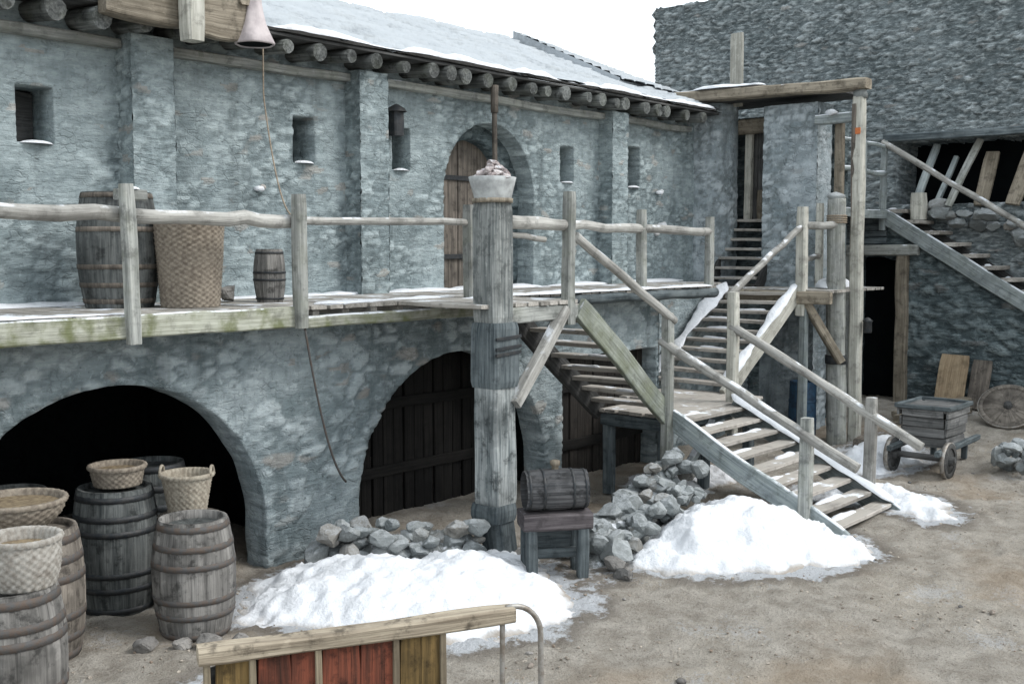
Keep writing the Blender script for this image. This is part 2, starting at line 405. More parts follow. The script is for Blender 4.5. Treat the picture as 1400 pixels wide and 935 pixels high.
scn.view_settings.view_transform = 'Standard'; scn.view_settings.look = 'None'; scn.view_settings.exposure = 0
scn.cycles.use_denoising = True
scn.cycles.max_bounces = 6

# ------------------------------------------------------------------ ground
_fr = random.Random(41); FEET = []
for _ in range(9):          # walked paths across the yard
    fx, fy, fa = _fr.uniform(6, 15), _fr.uniform(-8.6, -5.4), _fr.uniform(-.9, 1.4)
    for q in range(9):
        fa += _fr.uniform(-.25, .25); fx += .36 * math.cos(fa); fy += .36 * math.sin(fa); o_ = .09 * (1 if q % 2 else -1)
        FEET.append((fx - o_ * math.sin(fa), fy + o_ * math.cos(fa), math.cos(fa), math.sin(fa)))
FG = {}
for f_ in FEET:
    for i_ in (-1, 0, 1):
        for j_ in (-1, 0, 1): FG.setdefault((int(f_[0] // .3) + i_, int(f_[1] // .3) + j_), []).append(f_)
def dents(x, y):
    h = 0
    for (fx, fy, c_, s_) in FG.get((int(x // .3), int(y // .3)), ()):
        u = ((x - fx) * c_ + (y - fy) * s_) / .15; v = (-(x - fx) * s_ + (y - fy) * c_) / .065; q = u * u + v * v
        if q < 2.2: h += -.028 * max(0, 1 - q) ** .5 + .010 * max(0, 1 - abs(q - 1.4) / .8)
    for k in (0, .95):      # cart ruts
        q = abs(y - (-8.6 + .30 * (x - 6) + .35 * math.sin(x * .45) + k)) / .10
        if q < 2.4 and 4 < x < 17: h += (-.026 * max(0, 1 - q * q) + .012 * max(0, 1 - abs(q - 1.5) / .8)) * (.6 + .6 * nz(x * .9, k, 3))
    return h
def gh(x, y):
    d = max(0.0, abs(y + 4) - 14) + max(0.0, abs(x - 12) - 18)
    k = 1 / (1 + d * .2)
    return .33 * sm(15.5, 20, x) + (dents(x, y) if 3 < x < 18 and -9.3 < y < -4 else 0) + k * (.05 * nz(x * .5, y * .5, 1) + .030 * nz(x * 1.7, y * 1.7, 7) + .026 * nz(x * 4.3, y * 4.3, 3) + .022 * nz(x * 9, y * 9, 8) + .008 * nz(x * 20, y * 20, 5))
def lines(lo, hi, a, b, st):
    L = []; x = a
    while x < b: L.append(x); x += st
    out = [lo, lo * .5 + a * .5, a - 12, a - 5, a - 2, a - .7] + L + [b, b + .7, b + 2, b + 5, b + 12, hi * .5 + b * .5, hi]
    return sorted(out)
gx = lines(-250, 300, 2, 21, .065); gy = lines(-300, 300, -9.2, -1.0, .055)
def inpoly(P, x, y):
    c = False; j = len(P) - 1
    for i in range(len(P)):
        if (P[i][1] > y) != (P[j][1] > y) and x < (P[j][0] - P[i][0]) * (y - P[i][1]) / (P[j][1] - P[i][1]) + P[i][0]: c = not c
        j = i
    return c
def pdist(P, x, y):
    b = 9e9
    for i in range(len(P)):
        ax, ay = P[i - 1]; bx, by = P[i]; dx, dy = bx - ax, by - ay
        t = max(0, min(1, ((x - ax) * dx + (y - ay) * dy) / (dx * dx + dy * dy))); b = min(b, math.hypot(x - ax - t * dx, y - ay - t * dy))
    return b
HEAP1 = [(5.45, -2.50), (5.75, -3.6), (6.25, -4.35), (7.0, -4.7), (7.75, -4.55), (8.25, -3.75), (8.55, -3.1), (8.1, -2.75), (7.5, -2.3), (6.9, -1.75), (6.2, -1.8)]
HEAP2 = [(8.95, -4.15), (9.2, -4.9), (9.7, -5.4), (10.35, -5.78), (11.0, -5.85), (11.48, -5.5), (11.5, -4.4), (11.45, -3.4), (10.7, -3.5), (9.9, -3.6)]
HEAP3 = [(13.02, -4.3), (13.0, -5.2), (12.75, -5.85), (13.0, -6.1), (13.9, -5.6), (14.3, -4.9), (14.2, -4.2), (13.6, -3.9)]
HEAP4 = [(14.9, -3.9), (15.4, -4.45), (16.3, -4.5), (17.2, -4.0), (17.4, -3.3), (16.4, -3.2), (15.4, -3.3)]
def damp(x, y):
    if not (3 < x < 19 and -8 < y < -1): return 0
    d = min((-.2 if inpoly(P, x, y) else pdist(P, x, y)) for P in (HEAP1, HEAP2, HEAP3, HEAP4))
    k = 1 - sm(-.05, .55, d + .15 * nz(x * 2.5, y * 2.5, 4))
    k = max(k, .8 * (1 - sm(0, .4, math.hypot((x - 4.7) * .7, y + 3.75) - .3)), .62 * (1 - sm(0, .35, math.hypot(x - 8.5, y + 3.9) - .5)))
    return k
m = MB(); vs = [(x, y, gh(x, y)) for x in gx for y in gy]; ny = len(gy); gc = [(damp(p[0], p[1]), 0, 1, 0) for p in vs]
m.add(vs, [[i * ny + j, (i + 1) * ny + j, (i + 1) * ny + j + 1, i * ny + j + 1] for i in range(len(gx) - 1) for j in range(ny - 1)], None, gc, True)
struct(m.build('ground', M['dirt']))

# ------------------------------------------------------------------ stone wall sheets
def pattern(u, z, su, sz, seed, relief, chunk, patchy=1.0):
    wu = .35 * nz(u * 1.1, z * 1.1, seed); wz = .35 * nz(u * .9, z * 1.3, seed + 9)
    p = Vector((u / su + wu, z / sz + wz, seed))
    dd, pp = noise.voronoi(p)
    f = dd[1] - dd[0]
    mk = sm(.02, .02 + chunk, f)
    v = hsh(pp[0]); wm = hsh(pp[0], 5)
    h = relief * (mk * (.45 + 1.1 * v) - .45) + relief * .55 * fbm(u * 5, z * 5, seed, 3) + relief * .35 * nz(u * 17, z * 17, seed)
    patch = patchy * sm(-.15, .35, fbm(u * .7 + 4, z * .7, seed, 2))        # render left on the stones in places
    h = lerp(h, relief * .5 * fbm(u * 4, z * 4, seed + 3, 3), patch * .55)
    mk = lerp(mk, 1, patch * .75); v = lerp(v, .55, patch * .5)
    return h, (v, wm, mk, 0)

def sheet(mb, org, ud, nd, u0, u1, z0, z1, res, holes=(), su=.42, sz=.24, seed=1.0, relief=.03, chunk=.22, top=None, depth_seg=.25, zres=None, patchy=1.0):
    """stone sheet with displaced face; holes are ('r',u0,u1,z0,z1,depth) or ('a',uc,half,spring,top,bottom,depth)"""
    org = Vector(org); ud = Vector(ud); nd = Vector(nd)
    us = [u0 + (u1 - u0) * i / max(1, round((u1 - u0) / res)) for i in range(max(1, round((u1 - u0) / res)) + 1)]
    zr = zres or res
    zs = [z0 + (z1 - z0) * i / max(1, round((z1 - z0) / zr)) for i in range(max(1, round((z1 - z0) / zr)) + 1)]
    def near(L, x):
        i = min(range(len(L)), key=lambda k: abs(L[k] - x)); L[i] = x
    for h in holes:
        if h[0] == 'r':
            near(us, h[1]); near(us, h[2]); near(zs, h[3]); near(zs, h[4])
    nu, nzv = len(us), len(zs)
    pos = [[(u, z * (top(u) / z1 if top else 1)) for z in zs] for u in us]
    def inside(h, u, z):
        if h[0] == 'r': return h[1] < u < h[2] and h[3] < z < h[4]
        _, uc, a, sp, tp, bt, dp = h
        if abs(u - uc) >= a or z < bt: return False
        if z <= sp: return True
        return ((u - uc) / a) ** 2 + ((z - sp) / (tp - sp)) ** 2 < 1
    alive = {}
    for i in range(nu - 1):
        for j in range(nzv - 1):
            cu = (pos[i][j][0] + pos[i + 1][j][0]) / 2; cz = (pos[i][j][1] + pos[i][j + 1][1]) / 2
            alive[i, j] = 0
            for k, h in enumerate(holes):
                if inside(h, cu, cz): alive[i, j] = k + 1; break
    edges = {}
    for (i, j), k in alive.items():
        if k: continue
        for (a, b, n_) in (((i, j), (i + 1, j), (i, j - 1)), ((i + 1, j), (i + 1, j + 1), (i + 1, j)), ((i + 1, j + 1), (i, j + 1), (i, j + 1)), ((i, j + 1), (i, j), (i - 1, j))):
            q = alive.get(n_, 0)
            if q: edges.setdefault(q, []).append((a, b))
    for q, es in edges.items():           # snap the edge of an arch to its curve
        h = holes[q - 1]
        if h[0] != 'a': continue
        _, uc, a, sp, tp, bt, dp = h
        for (i, j) in {p for e in es for p in e}:
            u, z = pos[i][j]
            if z <= bt + .001: pass
            elif z <= sp: u = uc + math.copysign(a, u - uc)
            else:
                x = (u - uc) / a; y = (z - sp) / (tp - sp); r = math.hypot(x, y) or 1
                u = uc + a * x / r; z = sp + (tp - sp) * y / r
            pos[i][j] = (u, z)
    idx = {}; V = []; C = []; F = []; G = []
    def vid(i, j):
        if (i, j) not in idx:
            u, z = pos[i][j]; h, c = pattern(u, z, su, sz, seed, relief, chunk, patchy)
            idx[i, j] = len(V); V.append(org + ud * u + Vector((0, 0, z)) + nd * h); C.append(c); G.append((u, z, 0))
        return idx[i, j]
    flip = ud.cross(Vector((0, 0, 1))).dot(nd) < 0
    for (i, j), k in alive.items():
        if k: continue
        f = [vid(i, j), vid(i + 1, j), vid(i + 1, j + 1), vid(i, j + 1)]
        F.append(f[::-1] if flip else f)
    for q, es in edges.items():
        dp = holes[q - 1][-1]; nseg = max(1, round(dp / depth_seg)); lay = {}
        def lv(p, s):
            if s == 0: return vid(*p)
            if (p, s) not in lay:
                u, z = pos[p[0]][p[1]]; d = dp * s / nseg
                hh, c = pattern(u + d * .7 + 3, z + d * .3, su, sz, seed + 3, relief, chunk)
                lay[p, s] = len(V)
                V.append(org + ud * u + Vector((0, 0, z)) - nd * d + (ud * nz(u * 4, z * 4, d * 4) + Vector((0, 0, 1)) * nz(u * 4 + 7, z * 4, d * 4)) * relief * .8)
                C.append(c); G.append((u, z, d))
            return lay[p, s]
        for a, b in es:
            for s in range(nseg):
                f = [lv(b, s), lv(a, s), lv(a, s + 1), lv(b, s + 1)]
                F.append(f[::-1] if flip else f)
    mb.add(V, F, G, C, True)
    return mb

X, Y, Z = Vector((1, 0, 0)), Vector((0, 1, 0)), Vector((0, 0, 1))
wins = [(4.88, 5.25), (8.13, 8.45), (9.70, 10.02), (13.15, 13.49), (14.93, 15.27)]
WZ0, WZ1 = 4.21, 4.75
hall = thing('stone_hall', 'long grey stone hall with snowy slate roof, log-end eaves and two cellar arches', 'building', (9.5, 0, 0))
holes = [('r', a, b, WZ0, WZ1 + (.12 if i == 4 else 0), .48) for i, (a, b) in enumerate(wins)]
holes.append(('a', 11.58, .94, 3.95, 4.95, 2.60, .34))
mb = MB(); sheet(mb, (0, 0, 0), X, -Y, 2.2, 18.6, 2.45, 5.62, .031, holes, .21, .098, 2.0, .0155, .28, patchy=1.0); mb.build('upper_wall', M['wall'], hall)
A1 = ('a', 5.0, 1.62, .42, 1.99, -.2, .34); A2 = ('a', 9.46, 1.60, .40, 1.99, -.2, .34)
mb = MB(); sheet(mb, (0, -1.4, 0), X, -Y, 2.2, 13.78, -.2, 2.56, .034, [A1, A2, ('r', 11.45, 13.7, -.2, 1.75, .4)], .28, .14, 5.0, .022, .24, patchy=1.0); mb.build('lower_wall', M['lower'], hall)
mb = MB(); sheet(mb, (13.75, 0, 0), -Y, X, .9, 1.42, -.2, 2.55, .05, (), .26, .125, 7.0, .02); sheet(mb, (0, -.95, 0), X, -Y, 13.72, 17.3, -.2, 2.52, .05, (), .26, .125, 8.0, .022); mb.build('rear_lower_wall', M['lower'], hall)
# flat top of the lower storey, hidden under the walkway
MB().beam((2.2, -.7, 2.49), (13.7, -.7, 2.49), 1.30, .08, rough=0, bend=0).build('floor_slab', M['lower'], hall)
# wall pilasters
def pilaster(x, wd, d, z0, z1, parent, mat, sd):
    mb = MB()
    sheet(mb, (x, -d, 0), X, -Y, 0, wd, z0, z1, .034, (), .20, .092, sd, .018)
    sheet(mb, (x, 0, 0), -Y, -X, -.05, d, z0, z1, .034, (), .20, .092, sd + 4, .018)
    sheet(mb, (x + wd, 0, 0), -Y, X, -.05, d, z0, z1, .034, (), .20, .092, sd + 8, .018)
    return mb.build('pilaster', mat, parent)
for i, (x, wd) in enumerate(((5.93, .48), (8.93, .46), (14.13, .42))): pilaster(x, wd, .27, 2.55, 5.34, hall, M['wall'], 11.0 + i * 3)
# windows: black panel and darkened shutter paint in the opening's shade, snow on its sill
for i, (a, b) in enumerate(wins):
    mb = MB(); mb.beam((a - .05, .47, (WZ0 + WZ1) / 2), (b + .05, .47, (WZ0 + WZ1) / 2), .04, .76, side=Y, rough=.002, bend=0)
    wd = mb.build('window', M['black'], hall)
    mb = MB(); mb.beam((a + .03, .40, WZ0 + .27), (b - .02, .40, WZ0 + .27), .03, .52, side=Y, rough=.002, bend=0); mb.build('shutter', M['darkwood'], wd)
    mb = MB()
    mb = ridge([(a + .02, -.0, WZ0 + .0), (b - .01, .0, WZ0 + .0)], .10, .045)
    mb.build('sill_snow', M['snowclean'], wd)
# arched doorway of the upper storey
dz = 2.62
mb = MB(); sheet(mb, (0, .30, 0), X, -Y, 10.5, 12.7, 2.5, 5.1, .05, [('a', 11.50, .76, 3.90, 4.74, 2.60, .25)], .35, .24, 21., .02); mb.build('inner_arch', M['shade'], hall)
mb = MB()
for k in range(8):
    x = 10.70 + k * .205
    mb.beam((x, .50 + .006 * (k % 2), 2.6), (x, .50 + .006 * (k % 2), 4.9), .20, .05, side=X, rough=.003, bend=.002, val=.25 + .09 * (7 - k) + .2 * random.random())
door = mb.build('door', M['doorwood'], hall)
for z in (3.1, 4.2): MB().beam((10.78, .455, z), (12.2, .455, z), .03, .07, rough=.003).build('iron_strap', M['irondark'], door)
# cellar fittings
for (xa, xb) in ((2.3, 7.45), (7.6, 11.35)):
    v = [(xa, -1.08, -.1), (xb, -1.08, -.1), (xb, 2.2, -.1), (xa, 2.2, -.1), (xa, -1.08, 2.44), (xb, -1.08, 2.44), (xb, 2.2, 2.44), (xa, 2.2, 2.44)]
    mb = MB(); mb.add(v, [[1, 2, 6, 5], [2, 3, 7, 6], [3, 0, 4, 7], [4, 5, 6, 7]]); mb.build('cellar_vault', M['inside'], hall)  # box widened so no lit wall shows through the arches
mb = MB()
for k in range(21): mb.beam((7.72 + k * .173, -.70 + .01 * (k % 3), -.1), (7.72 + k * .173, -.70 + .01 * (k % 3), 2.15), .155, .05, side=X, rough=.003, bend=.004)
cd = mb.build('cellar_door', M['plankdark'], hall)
mb = MB()
for z in (.55, 1.35): mb.beam((7.7, -.745, z), (11.3, -.745, z), .04, .13, rough=.004)
mb.build('ledge', M['plankdark'], cd)
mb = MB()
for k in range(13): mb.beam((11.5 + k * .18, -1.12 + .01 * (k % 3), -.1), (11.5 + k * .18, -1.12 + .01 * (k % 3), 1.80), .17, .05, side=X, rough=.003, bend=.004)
gt = mb.build('plank_gate', wood('near-black gate planks', (.011, .010, .009), (.036, .031, .027)), hall)  # gate planks in a near-black brown
mb = MB()
for z in (.5, 1.3): mb.beam((11.45, -1.165, z), (13.68, -1.165, z), .04, .14, rough=.004)
mb.build('ledge', M['plankdark'], gt)
# roof
def roofpatch(mb, fn, nu, nv, seed):
    V = []; C = []; F = []
    for i in range(nu + 1):
        for j in range(nv + 1):
            p, up = fn(i / nu, j / nv)
            row = p.y / .20; fr = row - math.floor(row)
            kk = math.floor(p.x / .24 + .5 * (math.floor(row) % 2)); v = hsh((kk, math.floor(row), seed))
            jx = p.x / .24 + .5 * (math.floor(row) % 2) - kk
            gap = max(sm(.10, .0, jx), sm(.85, 1.0, fr) * .6)
            h = .045 * (1 - fr) + .02 * v - .03 * gap + .03 * fbm(p.x * .8, p.y * .8, seed, 3)
            V.append(p + up * h); C.append((v, gap, 1, 0))
    for i in range(nu):
        for j in range(nv):
            a = i * (nv + 1) + j; F.append([a, a + nv + 1, a + nv + 2, a + 1])
    mb.add(V, F, None, C, True)
sl = .403; nrm = Vector((0, -sl, 1)).normalized()
def rf(u, v):
    x = lerp(1.5, 17.1, u); y = lerp(-.52, 3.02, v)
    y += (.05 * nz(x * 1.5, 3) if v < .01 else 0)
    return Vector((x, y, 5.58 + (y + .5) * sl + .03 * nz(x * .35, 1))), nrm
mb = MB(); roofpatch(mb, rf, 300, 74, 3.0); roof = mb.build('roof', M['roof'], hall)
mb = MB()    # rear slope and thickness so the roof is a solid
mb.add([(1.5, -.5, 5.55), (17.1, -.5, 5.55), (17.1, 3.02, 6.96), (1.5, 3.02, 6.96), (17.1, 6.5, 5.6), (1.5, 6.5, 5.6)], [[0, 3, 2, 1], [3, 5, 4, 2]])
mb.build('rear_slope', M['darkwood'], roof)
mb = MB()
def rf2(u, v):    # higher hipped piece at the far end
    a = Vector((15.55, 3.0, 7.17)).lerp(Vector((15.55, .6, 6.08)), v); b = Vector((17.95, .95, 6.02)).lerp(Vector((17.35, .1, 5.86)), v)
    return a.lerp(b, u), nrm
roofpatch(mb, rf2, 60, 50, 9.0)
mb.add([(15.55, 3.0, 7.18), (15.55, 3.0, 6.8), (15.55, .6, 5.9), (15.55, .6, 6.1), (17.95, .95, 6.03), (18.2, 3.3, 6.6), (17.95, .95, 5.5), (18.2, 3.3, 5.5)], [[0, 3, 2, 1], [0, 5, 4], [4, 5, 7, 6]], colr=(.3, .2, 1, 0))
mb.build('hip_roof', M['roof'], hall)
mb = ridge([(1.8, -.47, 5.60), (16.9, -.47, 5.60)], .11, .08); mb.build('eave_snow', M['snowclean'], roof)
# eave logs and wall plate
x = 2.3
while x < 16.75:
    z = 5.41 + .02 * random.random() + (.0 if x > 7.2 else -.03); r = .072 + .035 * random.random(); e = -.50 - .05 * random.random()
    MB().pole([(x, .12, z + .05), (x + .03 * random.uniform(-1, 1), e, z)], r, rough=.12, m=14).build('eave_log', M['log'], hall)
    x += random.choice((.30, .36, .44, .46, .52))
mb = MB(); mb.beam((2.2, -.20, 5.535), (17, -.20, 5.535), .6, .03, rough=.003, bend=0); mb.build('soffit', M['darkwood'], hall)
for a, b, z in ((2.2, 5.92, 5.25), (6.45, 8.92, 5.25), (9.42, 14.12, 5.265), (14.58, 16.7, 5.27)):
    mb = MB(); mb.beam((a, -.06, z), (b, -.06, z), .14, .10, rough=.01, bend=.012); mb.build('wall_plate', M['post'], hall)
for (x, z, s) in ((7.62, 3.88, .05), (15.83, 4.15, .06), (15.9, 3.6, .07), (15.75, 3.45, .05)):
    mb = MB(); mb.rock((x, -.03, z), s * 1.5, s, s * .7, 2, snowy=True); mb.rock((x + s, -.03, z + .02), s * .8, s * .8, s * .7, 2, snowy=True); mb.build('snow_clump', M['snowclean'], hall)
    mb = MB(); mb.rock((x + s * .3, .0, z - s * .75), s * 1.7, s * .9, s * .7, 3); mb.build('ledge_stone', M['wall'], hall)

# things hanging under the eave at the top left
t = thing('hoist_canopy', 'boxed brown timber canopy of heavy beams under the left eave', 'canopy', (6.2, -.6, 5.3))
MB().beam((5.45, -.62, 5.57), (6.28, -.62, 5.55), .16, .36, rough=.012).build('side_board', M['brown'], t)
MB().beam((6.29, -.80, 5.24), (6.29, -.80, 5.95), .20, .20, side=X, rough=.012).build('post_end', M['pale'], t)
MB().beam((6.42, -.76, 5.58), (6.93, -.76, 5.60), .12, .56, rough=.012).build('front_board', M['brown'], t)
MB().beam((6.9, -.05, 5.75), (6.9, -.85, 5.75), .14, .14, rough=.012).build('bracket', M['brown'], t)
t = thing('hanging_hood', 'pale pinkish bell shaped canvas hood hanging beside the timber canopy', 'hood', (7.05, -.82, 5.3))
MB().lathe((7.02, -.82, 5.30), [(.17, .015), (.20, .0), (.205, .02), (.17, .10), (.125, .22), (.09, .34), (.07, .46), (.065, .58)], 32, lambda a, z, i, j: .008 * math.sin(a * 5 + z * 9)).build('hood', M['hood'], t)
MB().lathe((7.02, -.82, 5.31), [(.001, .0), (.18, .0)], 32).build('underside', M['black'], t)
MB().pole([(7.02, -.82, 5.85), (7.02, -.82, 6.0)], .05).build('hook', M['irondark'], t)
# ropes
def sag(a, b, s, n=10):
    a = Vector(a); b = Vector(b)
    return [a.lerp(b, i / n) - Z * (s * 4 * (i / n) * (1 - i / n)) for i in range(n + 1)]
o = MB().pole([(7.42, -.42, 5.4), (7.40, -.44, 4.9)] + sag((7.4, -.45, 4.8), (6.72, -1.78, 3.52), .28, 12), .009, m=6, cap=True).build('rope', M['rope']); tag(o, 'thin rope hanging from the eave and tied to the second railing post', 'rope')
o = MB().pole(sag((6.68, -1.98, 2.50), (7.42, -1.70, .78), .30, 14), .012, m=6).build('chain', M['iron']); tag(o, 'slack chain hanging below the walkway down the lower wall to the rubble', 'chain')
t = thing('bell_pull', 'brown wooden pole hanging from the eave in front of the arched door', 'pole', (11.2, -.48, 4))
MB().pole([(11.14, -.47, 5.38), (11.14, -.47, 5.02)], .055, m=10).build('grip', M['doorwood'], t); MB().pole([(11.14, -.47, 5.05), (11.15, -.47, 3.7)], .036, m=10).build('rod', M['doorwood'], t)
# lantern
t = thing('wall_lantern', 'small dark metal lantern box fixed to the wall beside the third window', 'lantern', (9.68, -.1, 4.6))
mb = MB(); mb.beam((9.66, -.13, 4.62), (9.66, -.13, 4.92), .17, .15, side=X, rough=.002, bend=0, ch=.02); mb.build('case', M['irondark'], t)
mb = MB(); mb.lathe((9.66, -.13, 4.92), [(.14, 0), (.10, .05), (.03, .09), (.001, .10)], 8); mb.build('roof', M['irondark'], t)
MB().beam((9.66, -.0, 4.84), (9.66, -.1, 4.84), .04, .04, rough=0, bend=0).build('bracket', M['irondark'], t)

# ------------------------------------------------------------------ walkway along the hall
gal = thing('walkway', 'raised timber walkway with mossy edge and pole railing along the hall', 'walkway', (9, -1.8, 2.4))
DZ = 2.65
def boards(mb, x0, x1, y0, y1, z, along='y', wd=.2, th=.045, gap=.012):
    if along == 'y':
        x = x0
        while x < x1 - .05:
            ww = min(wd * random.uniform(.85, 1.15), x1 - x); j = random.uniform(-.03, .02)
            mb.beam((x + ww / 2, y0 + j, z - th / 2), (x + ww / 2, y1, z - th / 2), ww - gap, th, rough=.004, bend=.003, seg=.3); x += ww
    else:
        y = y0
        while y < y1 - .05:
            ww = min(wd * random.uniform(.85, 1.15), y1 - y); j = random.uniform(-.03, .02)
            mb.beam((x0 + j, y + ww / 2, z - th / 2), (x1, y + ww / 2, z - th / 2), ww - gap, th, rough=.004, bend=.003, seg=.3); y += ww
mb = MB(); boards(mb, 2.2, 14.56, -1.90, -.02, DZ); boards(mb, 14.57, 16.1, -1.08, -.02, DZ); boards(mb, 8.0, 9.62, -3.08, -1.93, DZ, 'y', .18); mb.build('deck', M['deck'], gal)
mb = MB(); mb.beam((2.2, -1.90, 2.545), (6.72, -1.90, 2.545), .09, .20, rough=.010, bend=.006); mb.build('edge_beam', M['fascia'], gal)
mb = MB(); mb.beam((6.76, -1.86, 2.48), (9.62, -1.86, 2.50), .10, .12, rough=.010, bend=.006); mb.build('edge_beam', M['fascia'], gal)
mb = MB(); mb.pole([(9.64, -1.88, 2.55), (12, -1.89, 2.56), (14.56, -1.88, 2.55)], .075, rough=.25); mb.build('edge_beam', M['bigpostdark'], gal)
for k in range(20): MB().beam((6.95 + k * .38, -1.84, 2.572), (6.95 + k * .38, -1.42, 2.572), .09, .06, rough=.004).build('joist', M['deck'], gal)
mb = MB(); mb.beam((8.2, -3.03, 2.52), (9.60, -3.03, 2.52), .09, .16, rough=.01); mb.build('edge_beam', M['post'], gal)
mb = MB(); mb.beam((9.60, -3.0, 2.53), (9.60, -1.95, 2.53), .08, .14, rough=.01); mb.build('edge_beam', M['post'], gal)
ridge([(2.3, -.08, 2.655), (16.5, -.08, 2.655)], .15, .04).build('deck_snow', M['snowclean'], gal)
ridge([(2.3, -1.82, 2.655), (4.8, -1.82, 2.655)], .11, .022).build('deck_snow', M['snowclean'], gal)
ridge([(7.0, -1.75, 2.655), (9.0, -1.5, 2.655)], .16, .02).build('deck_snow', M['snowclean'], gal)
ridge([(9.8, -1.85, 2.655), (14.5, -1.83, 2.655)], .14, .03).build('deck_snow', M['snowclean'], gal)
ridge([(8.8, -2.0, 2.65), (9.55, -2.0, 2.65)], .2, .05).build('deck_snow', M['snowclean'], gal)
def rpost(x, y, z0, z1, w, parent, mat='post', lean=(0, 0), d=None, name='post'):
    return MB().beam((x, y, z0), (x + lean[0], y + lean[1], z1), w, d or w, side=X, rough=.010, bend=.006, taper=.94).build(name, M[mat], parent)
rpost(3.2, -1.96, 2.42, 3.7, .13, gal)
o = rpost(4.89, -1.97, 2.40, 3.74, .112, gal, lean=(-.03, 0))
MB().beam((4.87, -1.78, 3.66), (5.14, -1.78, 3.66), .09, .10, rough=.01).build('peg', M['post'], o)
ridge([(4.96, -1.78, 3.71), (5.1, -1.78, 3.71)], .07, .03).build('snow_cap', M['snowclean'], o)
rpost(6.66, -1.965, 2.44, 3.72, .125, gal, lean=(-.02, 0))
rpost(9.20, -1.82, 2.6, 3.70, .13, gal)
rpost(9.46, -3.04, 2.38, 3.82, .125, gal, lean=(-.0, 0))
rpost(12.68, -1.82, 2.6, 3.74, .125, gal, lean=(-.02, 0))
rpost(14.48, -1.82, 2.55, 3.68, .12, gal)
def rail(pts, r, parent, mat='rail', rough=.14): return MB().pole(pts, r, rough=rough, m=12).build('handrail', M[mat], parent)
def wob(a, b, s, n=6, sd=0):
    a = Vector(a); b = Vector(b)
    return [a.lerp(b, i / n) + Vector((0, s * nz(i * 1.3, sd), s * nz(i * 1.1, sd + 7))) for i in range(n + 1)]
rail(wob((2.0, -1.84, 3.50), (3.3, -1.84, 3.50), .02), .062, gal); rail(wob((3.1, -1.84, 3.5), (4.95, -1.84, 3.49), .03, 6, 2), .066, gal)
rail(wob((4.98, -1.84, 3.48), (6.68, -1.84, 3.47), .055, 9, 5), .064, gal)
rail(wob((6.66, -1.83, 3.475), (9.2, -1.82, 3.50), .03, 6, 9), .040, gal)
rail(wob((8.45, -3.02, 3.48), (9.46, -3.02, 3.46), .03, 4, 11), .066, gal); rail(wob((8.45, -3.0, 3.36), (9.1, -3.0, 3.30), .03, 4, 11), .03, gal)
rail(wob((9.2, -1.83, 3.50), (12.68, -1.83, 3.48), .05, 8, 12), .06, gal); rail(wob((12.68, -1.83, 3.48), (14.48, -1.83, 3.46), .03, 5, 13), .06, gal)
# braces under the stair head
MB().beam((9.38, -3.06, 2.55), (8.42, -3.16, 1.62), .13, .12, rough=.008).build('brace', M['rail'], gal)

# thick centre post
t = thing('timber_post', 'thick split timber post standing in the yard under the walkway corner', 'post', (8.3, -2.98, 0))
MB().beam((8.29, -3.0, 2.44), (8.27, -3.0, 3.66), .315, .30, side=X, rough=.012, bend=.004, ch=.022, seg=.08).build('upper_shaft', M['bigpost'], t)
MB().beam((8.31, -3.0, .56), (8.29, -3.0, 2.46), .335, .32, side=X, rough=.022, bend=.006, ch=.028, seg=.08).build('lower_shaft', wood('grey split timber', (.10, .118, .122), (.38, .40, .395), snow=.3, wear=.8, grime=.8), t)
MB().beam((8.30, -3.0, 1.80), (8.30, -3.0, 2.46), .375, .36, side=X, rough=.014, bend=.003, ch=.02, seg=.06).build('sleeve', M['bigpostdark'], t)
MB().beam((8.30, -3.0, .42), (8.30, -3.0, .60), .39, .38, side=X, rough=.015, bend=.01, ch=.05, seg=.06).build('collar', M['bigpostdark'], t)
MB().beam((8.38, -3.02, -.1), (8.32, -3.0, .50), .30, .30, side=X, rough=.02, bend=.01, ch=.05, seg=.08).build('footing', M['bigpostdark'], t)
for z in (2.14, 2.20, 2.30): MB().beam((8.11, -3.19, z), (8.49, -3.19, z + .02), .02, .035, rough=.003, bend=0).build('iron_band', M['irondark'], t)
t = thing('tub', 'chalky grey tapered tub heaped with rubble on top of the thick centre post', 'tub', (8.28, -3.0, 3.67))
MB().lathe((8.27, -3.0, 3.665), [(.001, .0), (.185, .0), (.19, .02), (.205, .10), (.225, .20), (.235, .25), (.215, .255), (.20, .18)], 28, lambda a, z, i, j: .014 * math.sin(a * 2 + 1 + z * 4) + .012 * nz(math.cos(a) * 2, math.sin(a) * 2, z * 5)).build('bucket', M['tub'], t)
MB().lathe((8.27, -3.0, 3.69), [(.185, -.03), (.205, -.03), (.207, .015), (.19, .015)], 24).build('hoop', M['brown'], t)
mb = MB()
for k in range(16):
    a = k * 2.4; q = math.sqrt(k / 16) * .17; mb.rock((8.29 + q * math.cos(a), -3.0 + q * math.sin(a), 3.90 + .15 * (1 - q / .17)), .075, .065, .055, 3)
mb.build('rubble_fill', stone('pinkish rubble', (.30, .25, .245), (.52, .48, .47), snow=.5), t)

